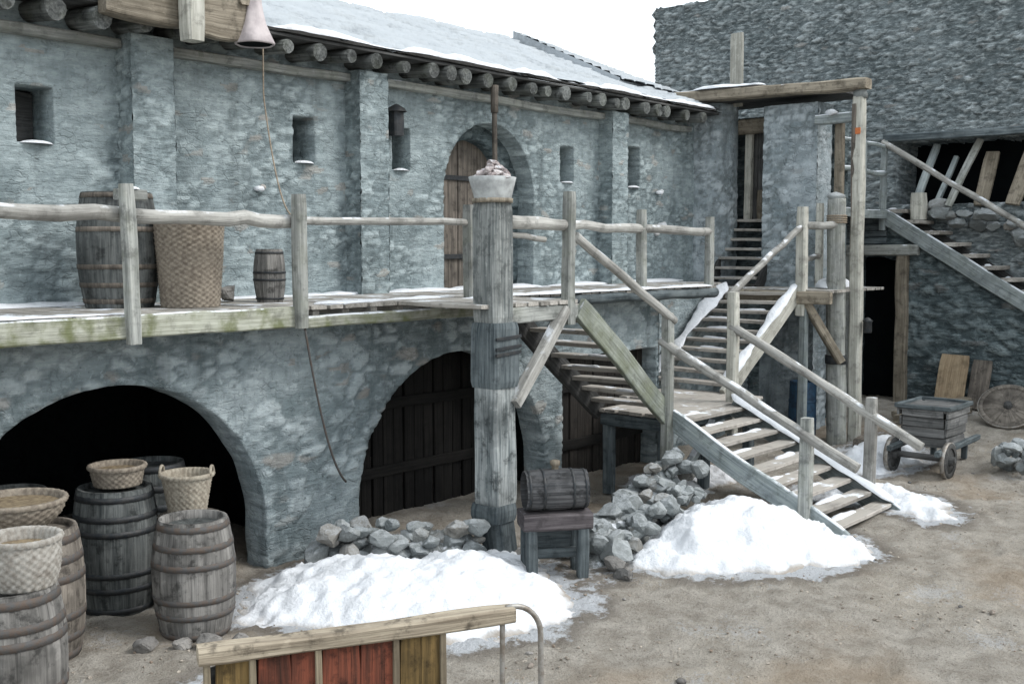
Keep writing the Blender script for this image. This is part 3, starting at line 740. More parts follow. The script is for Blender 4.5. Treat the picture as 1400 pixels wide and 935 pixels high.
# ------------------------------------------------------------------ staircases
def flight(t, L0, R0, L1, R1, n, tdep, sw=.07, sh=.25, tm='tread', sm_='string', smR=None, th=.05, snowL=0, snowR=0, drop=0.0):
    L0, R0, L1, R1 = map(Vector, (L0, R0, L1, R1))
    wv = (R0 - L0).normalized(); up = Vector((0, 0, 1)); d = (L1 - L0); dh = Vector((d.x, d.y, 0)).normalized()
    for (a, b, s, mt, sn) in ((L0, L1, -1, sm_, snowL), (R0, R1, 1, smR or sm_, snowR)):
        o = MB().beam(a + wv * s * sw / 2 - up * (.02 + drop) - d * .02, b + wv * s * sw / 2 - up * (.02 + drop), sw, sh, side=wv, rough=.012, bend=.012).build('stringer', M[mt], t)
        if sn: ridge([a + wv * s * .02 + up * (sh * .55 - drop), b + wv * s * .02 + up * (sh * .55 - drop)], sn, .06).build('snow_strip', M['snowclean'], o)
    snowbits = []
    for i in range(n):
        q = (i + .5) / n; a = L0.lerp(L1, q); b = R0.lerp(R1, q); z = Vector((0, 0, (L1.z - L0.z) / n * .5 - th / 2))
        j = Vector((0, 0, random.uniform(-.012, .012)))
        if tm == 'tread' and random.random() < .75:
            u0 = random.uniform(0, .55); u1 = min(1, u0 + random.uniform(.25, .5)); bk = dh * (tdep * .36) + Vector((0, 0, th / 2 - .002))
            snowbits.append((a.lerp(b, u0) + z + bk, a.lerp(b, u1) + z + bk))
        MB().beam(a + z + j, b + z - j * .4, tdep * random.uniform(.93, 1.07), th, side=dh, rough=.008, bend=.006, seg=.1).build('tread', M[tm], t)
        for p, q_ in snowbits: ridge([p, q_], .05, .035).build('snow_strip', M['snowclean'], t)
        snowbits = []
# from the walkway down to the middle landing (seen from below)
s1 = thing('staircase', 'mossy plank stairs dropping from the walkway to the middle landing, seen from underneath', 'stairs', (11.6, -2.5, 1.1))
flight(s1, (11.52, -1.98, 1.13), (11.52, -3.0, 1.13), (9.66, -1.98, 2.58), (9.66, -3.0, 2.58), 9, .24, .07, .27, 'tread', 'darkwood', 'greenstr')
rail(wob((9.52, -3.09, 3.34), (11.5, -3.10, 2.32), .03, 6, 21), .052, s1)
LZ = 1.13
land = thing('stair_landing', 'small snowy plank landing on posts where three flights of stairs meet', 'landing', (12.5, -2.4, 0))
mb = MB(); boards(mb, 11.5, 13.95, -3.05, -1.98, LZ, 'x', .2); boards(mb, 12.7, 13.95, -1.97, -1.45, LZ, 'x', .2); mb.build('deck', M['tread'], land)
for (x, y) in ((11.62, -2.05), (13.8, -1.5), (13.8, -2.9), (11.62, -2.9), (12.6, -2.9)): rpost(x, y, 0, LZ - .05, .14, land, 'bigpostdark', name='leg')
MB().beam((11.5, -3.0, LZ - .13), (13.9, -3.0, LZ - .13), .08, .15, rough=.01).build('edge_beam', M['bigpostdark'], land)
MB().beam((11.53, -2.95, LZ - .14), (11.53, -2.0, LZ - .14), .08, .15, rough=.01).build('edge_beam', M['bigpostdark'], land)
MB().beam((11.75, -3.08, .35), (12.5, -3.08, .95), .1, .1, rough=.01).build('brace', M['string'], land)
# lower flight
s2 = thing('staircase', 'broad trodden plank stairs from the middle landing down to the dirt yard', 'stairs', (12.3, -5.3, 0))
flight(s2, (11.55, -5.32, -.02), (13.0, -5.32, -.02), (11.55, -3.06, LZ - .01), (13.0, -3.06, LZ - .01), 9, .235, .07, .26, 'tread', 'string', snowL=0, snowR=.13)
rpost(11.45, -3.06, .0, 2.42, .135, s2, lean=(-.03, 0)); rpost(11.47, -4.90, -.05, 1.30, .14, s2); rpost(13.18, -4.93, -.05, 1.36, .135, s2, 'rail'); rpost(13.17, -2.98, .7, 2.62, .145, s2, 'pale')
rail(wob((11.40, -2.98, 2.08), (11.43, -5.52, .80), .04, 7, 31), .058, s2, 'rail'); rail(wob((13.15, -2.96, 2.16), (13.17, -5.58, .82), .05, 7, 35), .062, s2, 'rail')
# upper flight to the rear platform
s3 = thing('staircase', 'snow-edged upper stairs climbing from the middle landing to the rear platform', 'stairs', (15, -1.8, 1.1))
flight(s3, (13.9, -1.2, LZ), (13.9, -2.42, LZ), (16.1, -1.2, 2.52), (16.1, -2.42, 2.52), 10, .24, .08, .26, 'tread', 'string', 'pale', snowL=.15, snowR=.09)
rpost(16.12, -2.52, 2.15, 3.86, .16, s3, 'pale'); rail(wob((13.17, -2.90, 2.56), (16.1, -2.50, 3.55), .02, 7, 41), .05, s3)
# rear platform
rp = thing('rear_platform', 'rear timber platform at the top of the upper stairs, below the gatehouse', 'platform', (16.6, -1.5, 2.4))
mb = MB(); boards(mb, 16.1, 18.2, -3.0, -.05, 2.56, 'y', .2); mb.build('deck', M['deck'], rp)
MB().beam((16.06, -.1, 2.44), (16.06, -3.05, 2.44), .10, .20, rough=.012).build('edge_beam', M['brown'], rp)
rpost(16.15, -2.56, 0, 2.4, .13, rp, 'string', name='leg'); rpost(16.15, -1.3, 0, 2.4, .13, rp, 'string', name='leg')
MB().beam((16.12, -2.56, 2.42), (16.62, -2.98, 1.40), .14, .13, rough=.01).build('brace', M['brown'], rp)
rail(wob((16.1, -2.5, 3.56), (16.75, -2.9, 3.58), .04, 4, 43), .06, rp)
rpost(17.1, -2.35, 2.55, 3.95, .11, rp, 'pale'); rail(wob((16.15, -2.5, 3.02), (17.1, -2.36, 3.1), .04, 4, 47), .045, rp)
ridge([(16.6, -2.7, 2.6), (17.6, -2.5, 2.6)], .28, .2).build('drift', M['snowclean'], rp)
# ladder-like steps to the gatehouse door
s4 = thing('staircase', 'steep little flight of steps up to the narrow gatehouse door', 'stairs', (17.3, -.8, 2.56))
flight(s4, (16.95, -.42, 2.56), (16.95, -1.28, 2.56), (17.85, -.42, 3.72), (17.85, -1.28, 3.72), 7, .22, .06, .22, 'deck', 'darkwood')

# posts at the right of the rear platform
t = thing('round_post', 'stout grey round post with a rope lashing beside the rear platform', 'post', (16.75, -2.95, 0))
MB().pole([(16.76, -2.88, 0), (16.74, -2.82, 2.2), (16.72, -2.80, 4.0)], .16, rough=.10, m=16, r1=.14).build('shaft', M['post'], t)
mb = MB(); mb.rock((16.72, -2.80, 4.02), .16, .16, .10, 2); mb.build('snow_cap', M['rock'], t)
mb = MB()
for k in range(4): mb.lathe((16.73, -2.805, 3.62 + k * .035), [(.145, -.017), (.17, 0), (.145, .017)], 20)
mb.build('rope_lashing', M['rope'], t)
mb = MB(); mb.lathe((16.745, -2.84, 1.36), [(.15, 0), (.17, .0), (.17, .14), (.15, .14)], 20); mb.build('iron_band', M['irondark'], t)
t = thing('tall_post', 'tall pale squared timber post carrying the snowy roof beam', 'post', (17.0, -3.1, 0))
MB().beam((17.0, -3.07, 0), (17.06, -2.99, 5.62), .18, .18, side=X, rough=.014, bend=.007, seg=.12).build('shaft', M['pale'], t)
mb = MB(); mb.rock((17.06, -3.0, 5.66), .13, .13, .12, 2); mb.build('snow_cap', M['rock'], t)
mb = MB(); mb.beam((16.955, -3.02, 5.02), (16.955, -3.02, 5.12), .012, .09, side=X, rough=0, bend=0); mb.build('paint_mark', M['orange'], t)
MB().beam((16.96, -2.97, 3.2), (16.965, -2.94, 5.5), .07, .02, side=Y, rough=.004).build('rust_board', M['doorwood'], t)
mb = MB(); mb.lathe((17.02, -3.24, 1.86), [(.001, 0), (.06, .0), (.07, .03), (.065, .17), (.085, .19), (.03, .24), (.001, .25)], 10); mb.build('lamp', M['irondark'], t)
o = MB().beam((16.55, -3.35, .12), (17.1, -3.3, .12), .2, .2, rough=.015).build('wooden_block', M['doorwood']); tag(o, 'reddish wooden block at the foot of the tall posts', 'block')

# ------------------------------------------------------------------ gatehouse
gate = thing('gatehouse', 'grey stone gatehouse with round turret, narrow door and snowy roof beam', 'building', (17.6, -1, 0))
def turret(cx, cy, r, z0, z1, mat, name, sd, a0=R(150), a1=R(330)):
    V = []; C = []; F = []; na = 44; nzz = int((z1 - z0) / .05)
    for i in range(na + 1):
        a = lerp(a0, a1, i / na)
        for j in range(nzz + 1):
            z = lerp(z0, z1, j / nzz); h, c = pattern(a * r * 1.0, z, .24, .12, sd, .02, .22)
            V.append((cx + (r + h) * math.cos(a), cy + (r + h) * math.sin(a), z)); C.append(c)
    for i in range(na):
        for j in range(nzz):
            q = i * (nzz + 1) + j; F.append([q, q + nzz + 1, q + nzz + 2, q + 1])
    mb = MB(); mb.add(V, F, None, C, True); return mb.build(name, mat, gate)
turret(17.50, .02, .52, 2.45, 5.75, M['pier'], 'turret', 31.)
def block(x0, x1, y0, y1, z0, z1, mat, name, sd, parent, res=.04, su=.24, sz=.12, rl=.02):
    mb = MB()
    sheet(mb, (x0, 0, 0), -Y, -X, -y1, -y0, z0, z1, res, (), su, sz, sd, rl)
    sheet(mb, (0, y0, 0), X, -Y, x0, x1, z0, z1, res, (), su, sz, sd + 5, rl)
    sheet(mb, (x1, 0, 0), -Y, X, -y1, -y0, z0, z1, res * 2, (), su, sz, sd + 9, rl)
    sheet(mb, (0, y1, 0), X, Y, x0, x1, z0, z1, res * 2, (), su, sz, sd + 12, rl)
    mb.add([(x0, y0, z1), (x1, y0, z1), (x1, y1, z1), (x0, y1, z1)], [[0, 1, 2, 3]], colr=(.5, .2, 1, 0))
    return mb.build(name, mat, parent)
block(17.2, 17.75, -2.22, -1.24, 0, 5.62, M['pier'], 'pier', 41., gate)
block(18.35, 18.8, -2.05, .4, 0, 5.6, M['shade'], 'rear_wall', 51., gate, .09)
mb = MB()
for k in range(3): mb.beam((17.98, -.62 - k * .22, 3.7), (17.98, -.62 - k * .22, 5.3), .21, .04, side=Y, rough=.003)
gd = mb.build('door', M['darkwood'], gate)
MB().beam((17.86, -.60, 3.68), (17.86, -.60, 5.42), .13, .12, side=Y, rough=.008).build('door_jamb', M['pale'], gate)
MB().beam((17.88, -.92, 3.70), (17.88, -.92, 4.25), .30, .04, side=Y, rough=.006).build('panel', M['brown'], gd)
MB().beam((17.80, .1, 5.36), (17.80, -1.30, 5.38), .20, .26, rough=.015).build('lintel', M['brown'], gate)
o = MB().beam((16.85, .55, 5.86), (17.02, -3.15, 5.80), .30, .17, rough=.02, bend=.008).build('roof_beam', M['brown'], gate)
ridge([(16.85, .5, 5.95), (16.95, -1.4, 5.95)], .18, .06).build('beam_snow', M['snowclean'], o)
mb = MB(); mb.beam((17.7, .45, 5.80), (17.7, -2.6, 5.80), 1.3, .08, rough=.01); mb.build('roof_boards', M['darkwood'], gate)
MB().beam((17.5, -.54, 5.7), (17.5, -.52, 6.98), .25, .07, side=Y, rough=.012, ch=.02).build('upright_plank', M['pale'], gate)
MB().beam((17.05, -2.26, 5.3), (17.05, -3.0, 5.3), .12, .16, rough=.012).build('cross_beam', M['string'], gate)
mb = MB(); mb.rock((17.0, -2.55, 5.40), .10, .2, .06); mb.build('beam_snow', M['snowclean'], gate)
MB().beam((17.2, -2.62, 2.6), (17.2, -2.62, 5.3), .14, .12, side=Y, rough=.01).build('door_jamb', M['brown'], gate)

# ------------------------------------------------------------------ dark building on the right
big = thing('slate_building', 'tall dark slate-rubble building filling the right side behind the stairs', 'building', (21.2, -2, 0))
mb = MB(); sheet(mb, (21.2, 0, 0), -Y, -X, -3.63, 12, .0, 8.57, .062, [('r', 1.95, 7.0, 4.05, 5.27, 1.1)], .24, .085, 61., .045, .30, zres=.034, patchy=.35, top=lambda u: 8.57 + .035 * nz(u * 3.1, 4) + .03 * (nz(u * 9, 2) > .1)); mb.build('main_wall', M['dark'], big)
mb = MB(); sheet(mb, (0, 3.63, 0), X, Y, 21.2, 29, 0, 8.57, .12, (), .34, .115, 64., .085); mb.add([(21.2, 3.6, 8.55), (29, 3.6, 8.55), (29, -12, 8.55), (21.2, -12, 8.55)], [[0, 3, 2, 1]]); mb.build('side_wall', M['dark'], big)
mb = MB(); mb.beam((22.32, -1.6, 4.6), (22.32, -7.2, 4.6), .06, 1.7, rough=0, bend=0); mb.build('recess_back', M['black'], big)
MB().beam((21.13, -1.75, 5.33), (21.13, -7.2, 5.33), .2, .14, rough=.02, bend=.01).build('lintel', M['bigpostdark'], big)
def ltop(u): return 3.92 if u < 2.1 else max(.25, 3.92 - (u - 2.1) * .605)
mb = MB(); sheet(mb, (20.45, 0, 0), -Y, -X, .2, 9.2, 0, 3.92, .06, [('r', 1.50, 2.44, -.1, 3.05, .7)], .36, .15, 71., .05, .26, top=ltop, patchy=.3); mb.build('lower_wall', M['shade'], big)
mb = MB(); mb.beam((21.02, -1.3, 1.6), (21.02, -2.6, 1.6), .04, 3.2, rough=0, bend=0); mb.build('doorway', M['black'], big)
MB().beam((20.34, -1.30, 3.18), (20.34, -2.78, 3.18), .16, .20, rough=.015).build('door_lintel', M['post'], big)
MB().beam((20.36, -2.50, .2), (20.36, -2.48, 3.08), .22, .16, side=Y, rough=.015).build('door_jamb', M['brown'], big)
MB().beam((20.37, -1.44, .2), (20.37, -1.44, 3.08), .16, .14, side=Y, rough=.015).build('door_jamb', M['post'], big)
mb = MB()
for k in range(4): mb.beam((20.38, -1.25, 3.36 + k * .13), (20.38, -2.15, 3.36 + k * .13), .05, .12, rough=.006)
mb.build('panel', M['bigpostdark'], big)
rw = thing('staircase', 'right-hand outside stairs with snowy treads running down the dark slate building', 'stairs', (20.8, -8, 0))
flight(rw, (21.15, -8.0, .38), (20.40, -8.0, .38), (21.15, -2.1, 3.95), (20.40, -2.1, 3.95), 17, .30, .09, .28, 'tread', 'darkwood', 'string', drop=.12, th=.07)
rpost(20.33, -2.08, 3.55, 5.22, .11, rw, 'string'); rail(wob((20.32, -2.04, 5.20), (20.32, -4.6, 3.60), .04, 6, 51), .055, rw, 'rail'); rail(wob((20.32, -4.5, 3.66), (20.32, -8.0, 1.45), .04, 6, 53), .06, rw, 'rail')
rpost(20.33, -6.0, 1.2, 2.8, .11, rw, 'string'); rpost(20.33, -8.0, .2, 1.55, .11, rw, 'string')
rpost(20.75, -2.6, 3.75, 4.25, .26, rw, 'pale', name='newel')
wk = thing('link_walkway', 'short plank walkway with low rails between gatehouse and right-hand stairs', 'walkway', (19.5, -1.7, 3.8))
mb = MB(); boards(mb, 17.9, 21.1, -2.12, -.9, 3.92, 'y', .22); mb.build('deck', M['deck'], wk)
MB().beam((18.0, -2.14, 3.84), (20.4, -2.14, 3.84), .08, .16, rough=.012).build('edge_beam', M['string'], wk)
rail(wob((18.0, -2.16, 4.62), (20.33, -2.1, 4.6), .05, 5, 61), .05, wk, 'string'); rail(wob((18.0, -2.16, 5.12), (20.33, -2.1, 5.1), .05, 5, 64), .035, wk, 'string')
rpost(19.2, -2.16, 3.8, 5.15, .1, wk, 'string')
# leaning timbers in the recess, and rubble beside the stairs
for k, (y0, y1, w_, mt, z1) in enumerate(((-2.42, -2.62, .14, 'string', 5.2), (-2.78, -3.0, .10, 'string', 4.95), (-3.05, -3.42, .13, 'post', 5.25), (-3.6, -3.66, .26, 'brown', 5.0), (-4.2, -4.42, .26, 'brown', 5.2), (-5.0, -5.2, .2, 'brown', 5.2))):
    o = MB().beam((21.0 + .12 * (k % 2), y0, 4.0), (21.55, y1, z1), w_, .08, side=Y, rough=.012).build('leaning_plank', M[mt])
    tag(o, ['pale grey plank leaning leftmost in the dark upper recess', 'thin short grey stick leaning second in the dark upper recess', 'long pale pole leaning third from the left in the upper recess', 'broad upright brown board in the middle of the upper recess', 'broad brown board leaning right of the upright board in the recess', 'brown board at the far right end of the upper recess'][k], 'plank', 'planks leaning in the upper recess')
rnd = random.Random(5)
for k in range(26):
    y = -2.9 - k * .13 + rnd.uniform(-.1, .1); x = 21.08 + rnd.uniform(-.15, .1); zz = 3.98 - max(0, (-2.4 - y)) * .22 + rnd.uniform(-.05, .25); s = rnd.uniform(.13, .26)
    o = MB().rock((x, y, zz - .1), s, s * rnd.uniform(.8, 1.3), s * .75, 3).build('stone', M['rock']); tag(o, 'snow-dusted stone heaped along the right-hand stairs under the recess', 'stone', 'stones beside the right-hand stairs')

# ------------------------------------------------------------------ snow heaps
def heap(name, label, poly, H, slope, seed, peak=None, pr=1.5, res=.034, mat='snow'):
    x0 = min(p[0] for p in poly) - .35; x1 = max(p[0] for p in poly) + .35; y0 = min(p[1] for p in poly) - .35; y1 = max(p[1] for p in poly) + .35
    nx = int((x1 - x0) / res); nyy = int((y1 - y0) / res); V = []; C = []; ok = []
    for i in range(nx + 1):
        for j in range(nyy + 1):
            x = x0 + i * res; y = y0 + j * res
            wx = x + .20 * nz(x * 2.0, y * 2.0, seed) + .10 * nz(x * 6, y * 6, seed) + .05 * nz(x * 15, y * 15, seed); wy = y + .20 * nz(x * 2.0 + 9, y * 2.0, seed) + .10 * nz(x * 6 + 4, y * 6, seed) + .05 * nz(x * 15 + 8, y * 15, seed)
            d = pdist(poly, wx, wy) * (1 if inpoly(poly, wx, wy) else -1)
            HH = H
            if peak: HH = H * (.35 + .65 * max(0, 1 - (math.hypot(x - peak[0], y - peak[1]) / pr) ** 2))
            h = HH * (1 - math.exp(-(max(0, d) ** 1.3) * 1.15 * slope / HH)) + (d * .6 if d < 0 else 0)
            h += max(0, min(1, d * 6)) * (.05 * fbm(x * 2, y * 2, seed, 3) + .030 * max(0, fbm(x * 6, y * 6, seed + 5, 3)) + .014 * nz(x * 13, y * 13, seed) + .012 * nz(x * 27, y * 27, seed))
            V.append((x, y, gh(x, y) + h)); ok.append(h > -.07); e = max(0, 1 - max(0, d) / .16); C.append((.5, e * (.5 + .9 * nz(x * 3, y * 3, seed + 2) + .3), 1, 0))
    F = []
    for i in range(nx):
        for j in range(nyy):
            q = i * (nyy + 1) + j; f = [q, q + nyy + 1, q + nyy + 2, q + 1]
            if all(ok[k] for k in f): F.append(f)
    used = sorted({k for f in F for k in f}); mp = {k: n for n, k in enumerate(used)}
    mb = MB(); mb.add([V[k] for k in used], [[mp[k] for k in f] for f in F], None, [C[k] for k in used], True)
    return tag(mb.build(name, M[mat]), label, 'snow pile')
heap('snow_pile', 'wide white snow pile in front of the middle arch and its row of stones', HEAP1, .40, .62, 2., (7.1, -2.7), 2.6)
heap('snow_pile', 'tall white snow pile against the left side of the lower stairs', HEAP2, .80, .75, 5., (10.75, -4.1), 2.1)
heap('snow_pile', 'low snow drift along the right foot of the lower stairs', HEAP3, .26, .5, 8.)
heap('snow_pile', 'snow heap at the foot of the tall posts beside the hand cart', HEAP4, .55, .7, 11.)
heap('snow_pile', 'thin trampled patch of snow under the staircase behind the lower flight', [(11.8, -3.0), (13.8, -3.2), (13.9, -1.7), (12, -1.8)], .22, .4, 13.)
heap('snow_patch', 'thin dirty patch of snow beside the bottom left barrels', [(4.15, -3.6), (4.4, -4.1), (5.0, -4.0), (5.3, -3.6), (4.8, -3.35)], .035, .2, 17.)

# ------------------------------------------------------------------ stones
GRIT = stone('grey grit', (.09, .10, .10), (.24, .25, .245), fine=30, streak=0, crackmix=0, snow=.47, tops=.5)
for nm, lb, P_, H_, pk in (('grit_mound', 'low grey mound of grit under the row of stones before the middle arch', [(6.7, -2.0), (6.85, -1.6), (7.5, -1.6), (8.15, -2.4), (8.3, -3.1), (7.6, -3.1), (7.0, -2.5)], .50, None), ('grit_mound', 'grey mound of grit and chips under the rubble heap by the stairs', [(8.75, -3.9), (8.8, -3.3), (9.6, -3.05), (10.9, -3.1), (11.1, -3.7), (10.2, -4.0), (9.2, -4.15)], .55, (10.5, -3.5))):
    o = heap(nm, lb, P_, H_, 1.3, 31., pk, 2.0); o.data.materials[0] = GRIT; o['category'] = 'mound'
def stones(n, fn, group, labels, mat='rock', sub=3):
    for k in range(n):
        c, s = fn(k)
        o = MB().rock(c, s[0], s[1], s[2], sub).build('stone', M[mat]); tag(o, labels, 'stone', group)
rnd = random.Random(3)
def rowL(k):
    q = k / 43; x = lerp(6.84, 8.02, q) + rnd.uniform(-.05, .05); y = lerp(-1.92, -2.92, q) + rnd.uniform(-.2, .12); s = rnd.uniform(.06, .155)
    if k == 0: s = .2
    return (x, y, .20 + (k % 3) * .10 + rnd.uniform(-.05, .03)), (s * 1.2, s, s * .8)
stones(44, rowL, 'stones in the row before the middle arch', 'snow-dusted grey stone in the row before the middle arch')
rnd = random.Random(8)
def pileR(k):
    q = (k / 110) ** .8; x = lerp(8.85, 10.95, q) + rnd.uniform(-.12, .12); top = lerp(.18, .86, q); y = -3.62 + rnd.uniform(-.30, .32) - .2 * (1 - q)
    s = rnd.choice((.06, .08, .1, .12, .17)) * rnd.uniform(.85, 1.15); z = max(.08, top * (1 - abs(y + 3.6) * .7) * rnd.uniform(.55, 1.05))
    return (x, y, z), (s * 1.2, s, s * .85)
stones(110, pileR, 'stones in the rubble heap under the stairs', 'snow-dusted grey stone in the rubble heap under the first staircase')
rnd = random.Random(12)
def farR(k):
    return (16.35 + rnd.uniform(-.3, .35), -5.85 + rnd.uniform(-.35, .35), .12 + rnd.uniform(0, .32)), tuple(rnd.uniform(.07, .16) for _ in range(3))
stones(26, farR, 'stones at the right edge beside the hand cart', 'snow-dusted stone in the heap at the right edge beside the hand cart')
rnd = random.Random(20)
def loose(k):
    x = rnd.uniform(5, 16); y = rnd.uniform(-8.2, -3.2); s = rnd.uniform(.015, .045)
    return (x, y, gh(x, y) + s * .3), (s * 1.3, s, s * .7)
stones(22, loose, 'loose pebbles scattered on the dirt yard', 'small loose pebble lying on the dirt yard', 'rock_bare', 2)
rnd = random.Random(77); mb = MB(); V1, F1 = ICO[1]
for k in range(11000):
    x = rnd.uniform(3.6, 19); y = rnd.uniform(-9, -1.6)
    if nz(x * .9, y * .9, 3) < .0 or rnd.random() > 1.15 - .045 * x: continue
    a = rnd.choice((.005, .006, .008, .010, .013, .018)) * rnd.uniform(.7, 1.3); b = a * rnd.uniform(.5, 1); c_ = a * rnd.uniform(.4, .8); z = gh(x, y); t_ = rnd.random() * 6.28; ct, st_ = math.cos(t_), math.sin(t_); cv = (rnd.random(), rnd.random(), 1, 0)
    mb.add([(x + v.x * a * ct - v.y * b * st_, y + v.x * a * st_ + v.y * b * ct, z + c_ * .3 + v.z * c_) for v in (q * rnd.uniform(.75, 1.2) for q in V1)], F1, None, cv)
o = mb.build('gravel', stone('dirt clods', (.20, .175, .145), (.46, .415, .355), fine=20, streak=.2, crackmix=0)); tag(o, 'gravel and small dirt clods strewn over the trodden yard', 'gravel'); o['kind'] = 'stuff'
def kerb(k):
    x, y = ((4.55, -2.62), (4.75, -2.8), (4.93, -2.95), (5.12, -3.05), (8.75, -4.2), (8.62, -4.4), (8.5, -3.2))[k]
    s = (.10, .08, .11, .08, .14, .11, .12)[k]
    return (x, y, s * .5), (s * 1.3, s, s * .75)
stones(7, kerb, 'small stones at the yard edge near barrels and trestle', 'fist-sized brownish stone on the dirt near the barrels or trestle', 'rock_bare')

# ------------------------------------------------------------------ barrels and baskets
def barrel(loc, h, rm, re, label, mat='barrel', hoopm='iron', tilt=None, hoops=(.05, .2, .34, .66, .8, .95), headz=.05, axis=None, cat='barrel', group='barrels', name='barrel', lidm=None):
    t = thing(name, label, cat, loc, group); ns = 20; n = ns * 4
    br = random.Random(hash(loc[0] * 31 + loc[1]) if False else int(abs(loc[0] * 971 + loc[1] * 389)))
    hoops = tuple(min(.97, max(.03, q + br.uniform(-.025, .025))) for q in hoops); hw = br.uniform(.018, .03); ds = br.random() * 50
    def R_(q): return re + (rm - re) * (1 - (2 * q - 1) ** 2)
    sv = [random.random() for _ in range(ns)]
    prof = [(R_(i / 14), h * i / 14) for i in range(15)]
    ax = Vector(axis) if axis else None
    mb = MB()
    mb.lathe(loc, prof, n, lambda a, z, i, j: (-.008 if j % 4 == 0 else .0) + .004 * nz(a * 4, z * 4, h) + .010 * nz(math.cos(a) * 1.4 + ds, math.sin(a) * 1.4, z * 2) , .5, ax)
    mb.lathe(loc, [(re, h), (re - .028, h), (re - .03, h - headz)], n, None, .5, ax)
    for k in range(len(mb.c)): mb.c[k] = (sv[((k % n) // 4)], 0, 1, 0)
    mb.build('staves', M[mat], t)
    mb = MB(); mb.lathe(loc, [(.0005, h - headz), (re - .026, h - headz)], 32, None, None, ax)
    # plank head: recolour by strips
    mb.build('head', M[lidm or mat], t)
    for q in hoops:
        a, b = max(0, q - hw), min(1, q + hw)
        MB().lathe(loc, [(R_(a) - .004, h * a), (R_(a) + .006, h * a + .002), (R_(b) + .006, h * b - .002), (R_(b) - .004, h * b)], 40, lambda a_, z, i, j: .010 * nz(math.cos(a_) * 1.4 + ds, math.sin(a_) * 1.4, z * 2), None, ax).build('hoop', M[hoopm], t)
    return t
def basket(loc, h, r0, r1, label, mat='wicker', rows=20, handles=False, bulge=0.0, fill=None, group='wicker baskets', stakes=22, fillz=.8):
    t = thing('wicker_basket', label, 'basket', loc, group); n = stakes * 6
    prof = [(.001, .01), (r0 * .6, .008)]
    for i in range(rows * 2 + 1):
        q = i / (rows * 2); prof.append((lerp(r0, r1, q) + bulge * math.sin(q * math.pi), h * q))
    amp = .010 * max(.5, r1 / .3)
    MB().lathe(loc, prof, n, lambda a, z, i, j: 0 if i < 2 else amp * math.cos(a * stakes + math.pi * ((i // 2) % 2)) * (1 if i % 2 else .3) + .004 * nz(a * 2, z * 5, h)).build('body', M[mat], t)
    MB().lathe(loc, [(r1 - .03, h * .6), (r1 - .022, h), (r1 - .01, h + .018), (r1 + .012, h + .018), (r1 + .02, h), (r1 + .012, h - .02)], n, lambda a, z, i, j: .006 * math.sin(a * stakes * 1.5 + i * 1.2)).build('rim', M[mat], t)
    MB().lathe(loc, [(.001, h * fillz), (r1 * .9, h * fillz)], 24).build('fill', M[fill or 'straw'], t)
    if handles:
        for s in (-1, 1):
            c = Vector(loc) + Vector((s * .66, s * -.75, 0)) * (r1 * 1.0)
            pts = [c + Vector((.75 * .06 * math.cos(a) * 1, .66 * .06 * math.cos(a), h + .075 * math.sin(a))) for a in [math.pi * i / 8 for i in range(9)]]
            MB().pole(pts, .014, m=8, seg=.03).build('handle', M[mat], t)
    return t
# under the left arch
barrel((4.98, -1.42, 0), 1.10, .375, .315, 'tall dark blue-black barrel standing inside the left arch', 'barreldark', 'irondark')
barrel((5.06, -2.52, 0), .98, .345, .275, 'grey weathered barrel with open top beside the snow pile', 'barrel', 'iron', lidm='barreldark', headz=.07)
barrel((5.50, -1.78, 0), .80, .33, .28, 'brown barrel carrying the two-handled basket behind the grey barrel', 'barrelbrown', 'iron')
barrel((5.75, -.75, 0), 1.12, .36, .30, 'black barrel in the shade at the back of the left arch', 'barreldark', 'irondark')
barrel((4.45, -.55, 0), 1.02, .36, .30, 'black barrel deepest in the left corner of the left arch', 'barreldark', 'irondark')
barrel((3.17, -3.26, 0), 1.0, .37, .31, 'large grey barrel in the bottom left corner under a pale basket', 'barrel', 'iron')
barrel((3.93, -2.05, 0), 1.04, .38, .32, 'light brown barrel behind the corner one, under the flat tray basket', 'barrelbrown', 'iron')
basket((5.47, -1.80, .80), .38, .155, .225, 'tan two-handled wicker basket on the brown barrel', 'wicker', 14, True)
basket((3.24, -3.36, 1.0), .32, .195, .235, 'pale ribbed wicker basket on the bottom left barrel', 'wickergrey', 12, False, .02)
basket((3.83, -2.0, 1.04), .22, .20, .36, 'wide flat tray basket with brown contents on the barrel at the left edge', 'wickerbrown', 8, False, .04, fillz=.85)
basket((5.02, -1.40, 1.10), .17, .20, .235, 'brown shallow basket on the tall dark barrel in the arch', 'wickerbrown', 7, False, .0)
# on the walkway
barrel((5.47, -.74, DZ), 1.08, .375, .31, 'big dark wooden barrel on the walkway behind the railing', 'barreldark', 'doorwood', group='barrels')
basket((5.93, -1.22, DZ), .84, .27, .33, 'tall brown wicker basket on the walkway beside the big barrel', 'wickerbrown', 34, False, .0, stakes=22, fillz=.93)
barrel((7.02, -1.0, DZ), .55, .165, .13, 'small pale grey keg on the walkway near the second post', 'barrel', 'irondark', hoops=(.08, .42, .58, .92), cat='keg', group=None, name='keg')
o = MB().rock((6.72, -.7, DZ + .1), .12, .1, .12, 3).build('stone', M['rock_bare']); tag(o, 'dark lump of stone on the walkway left of the small keg', 'stone')
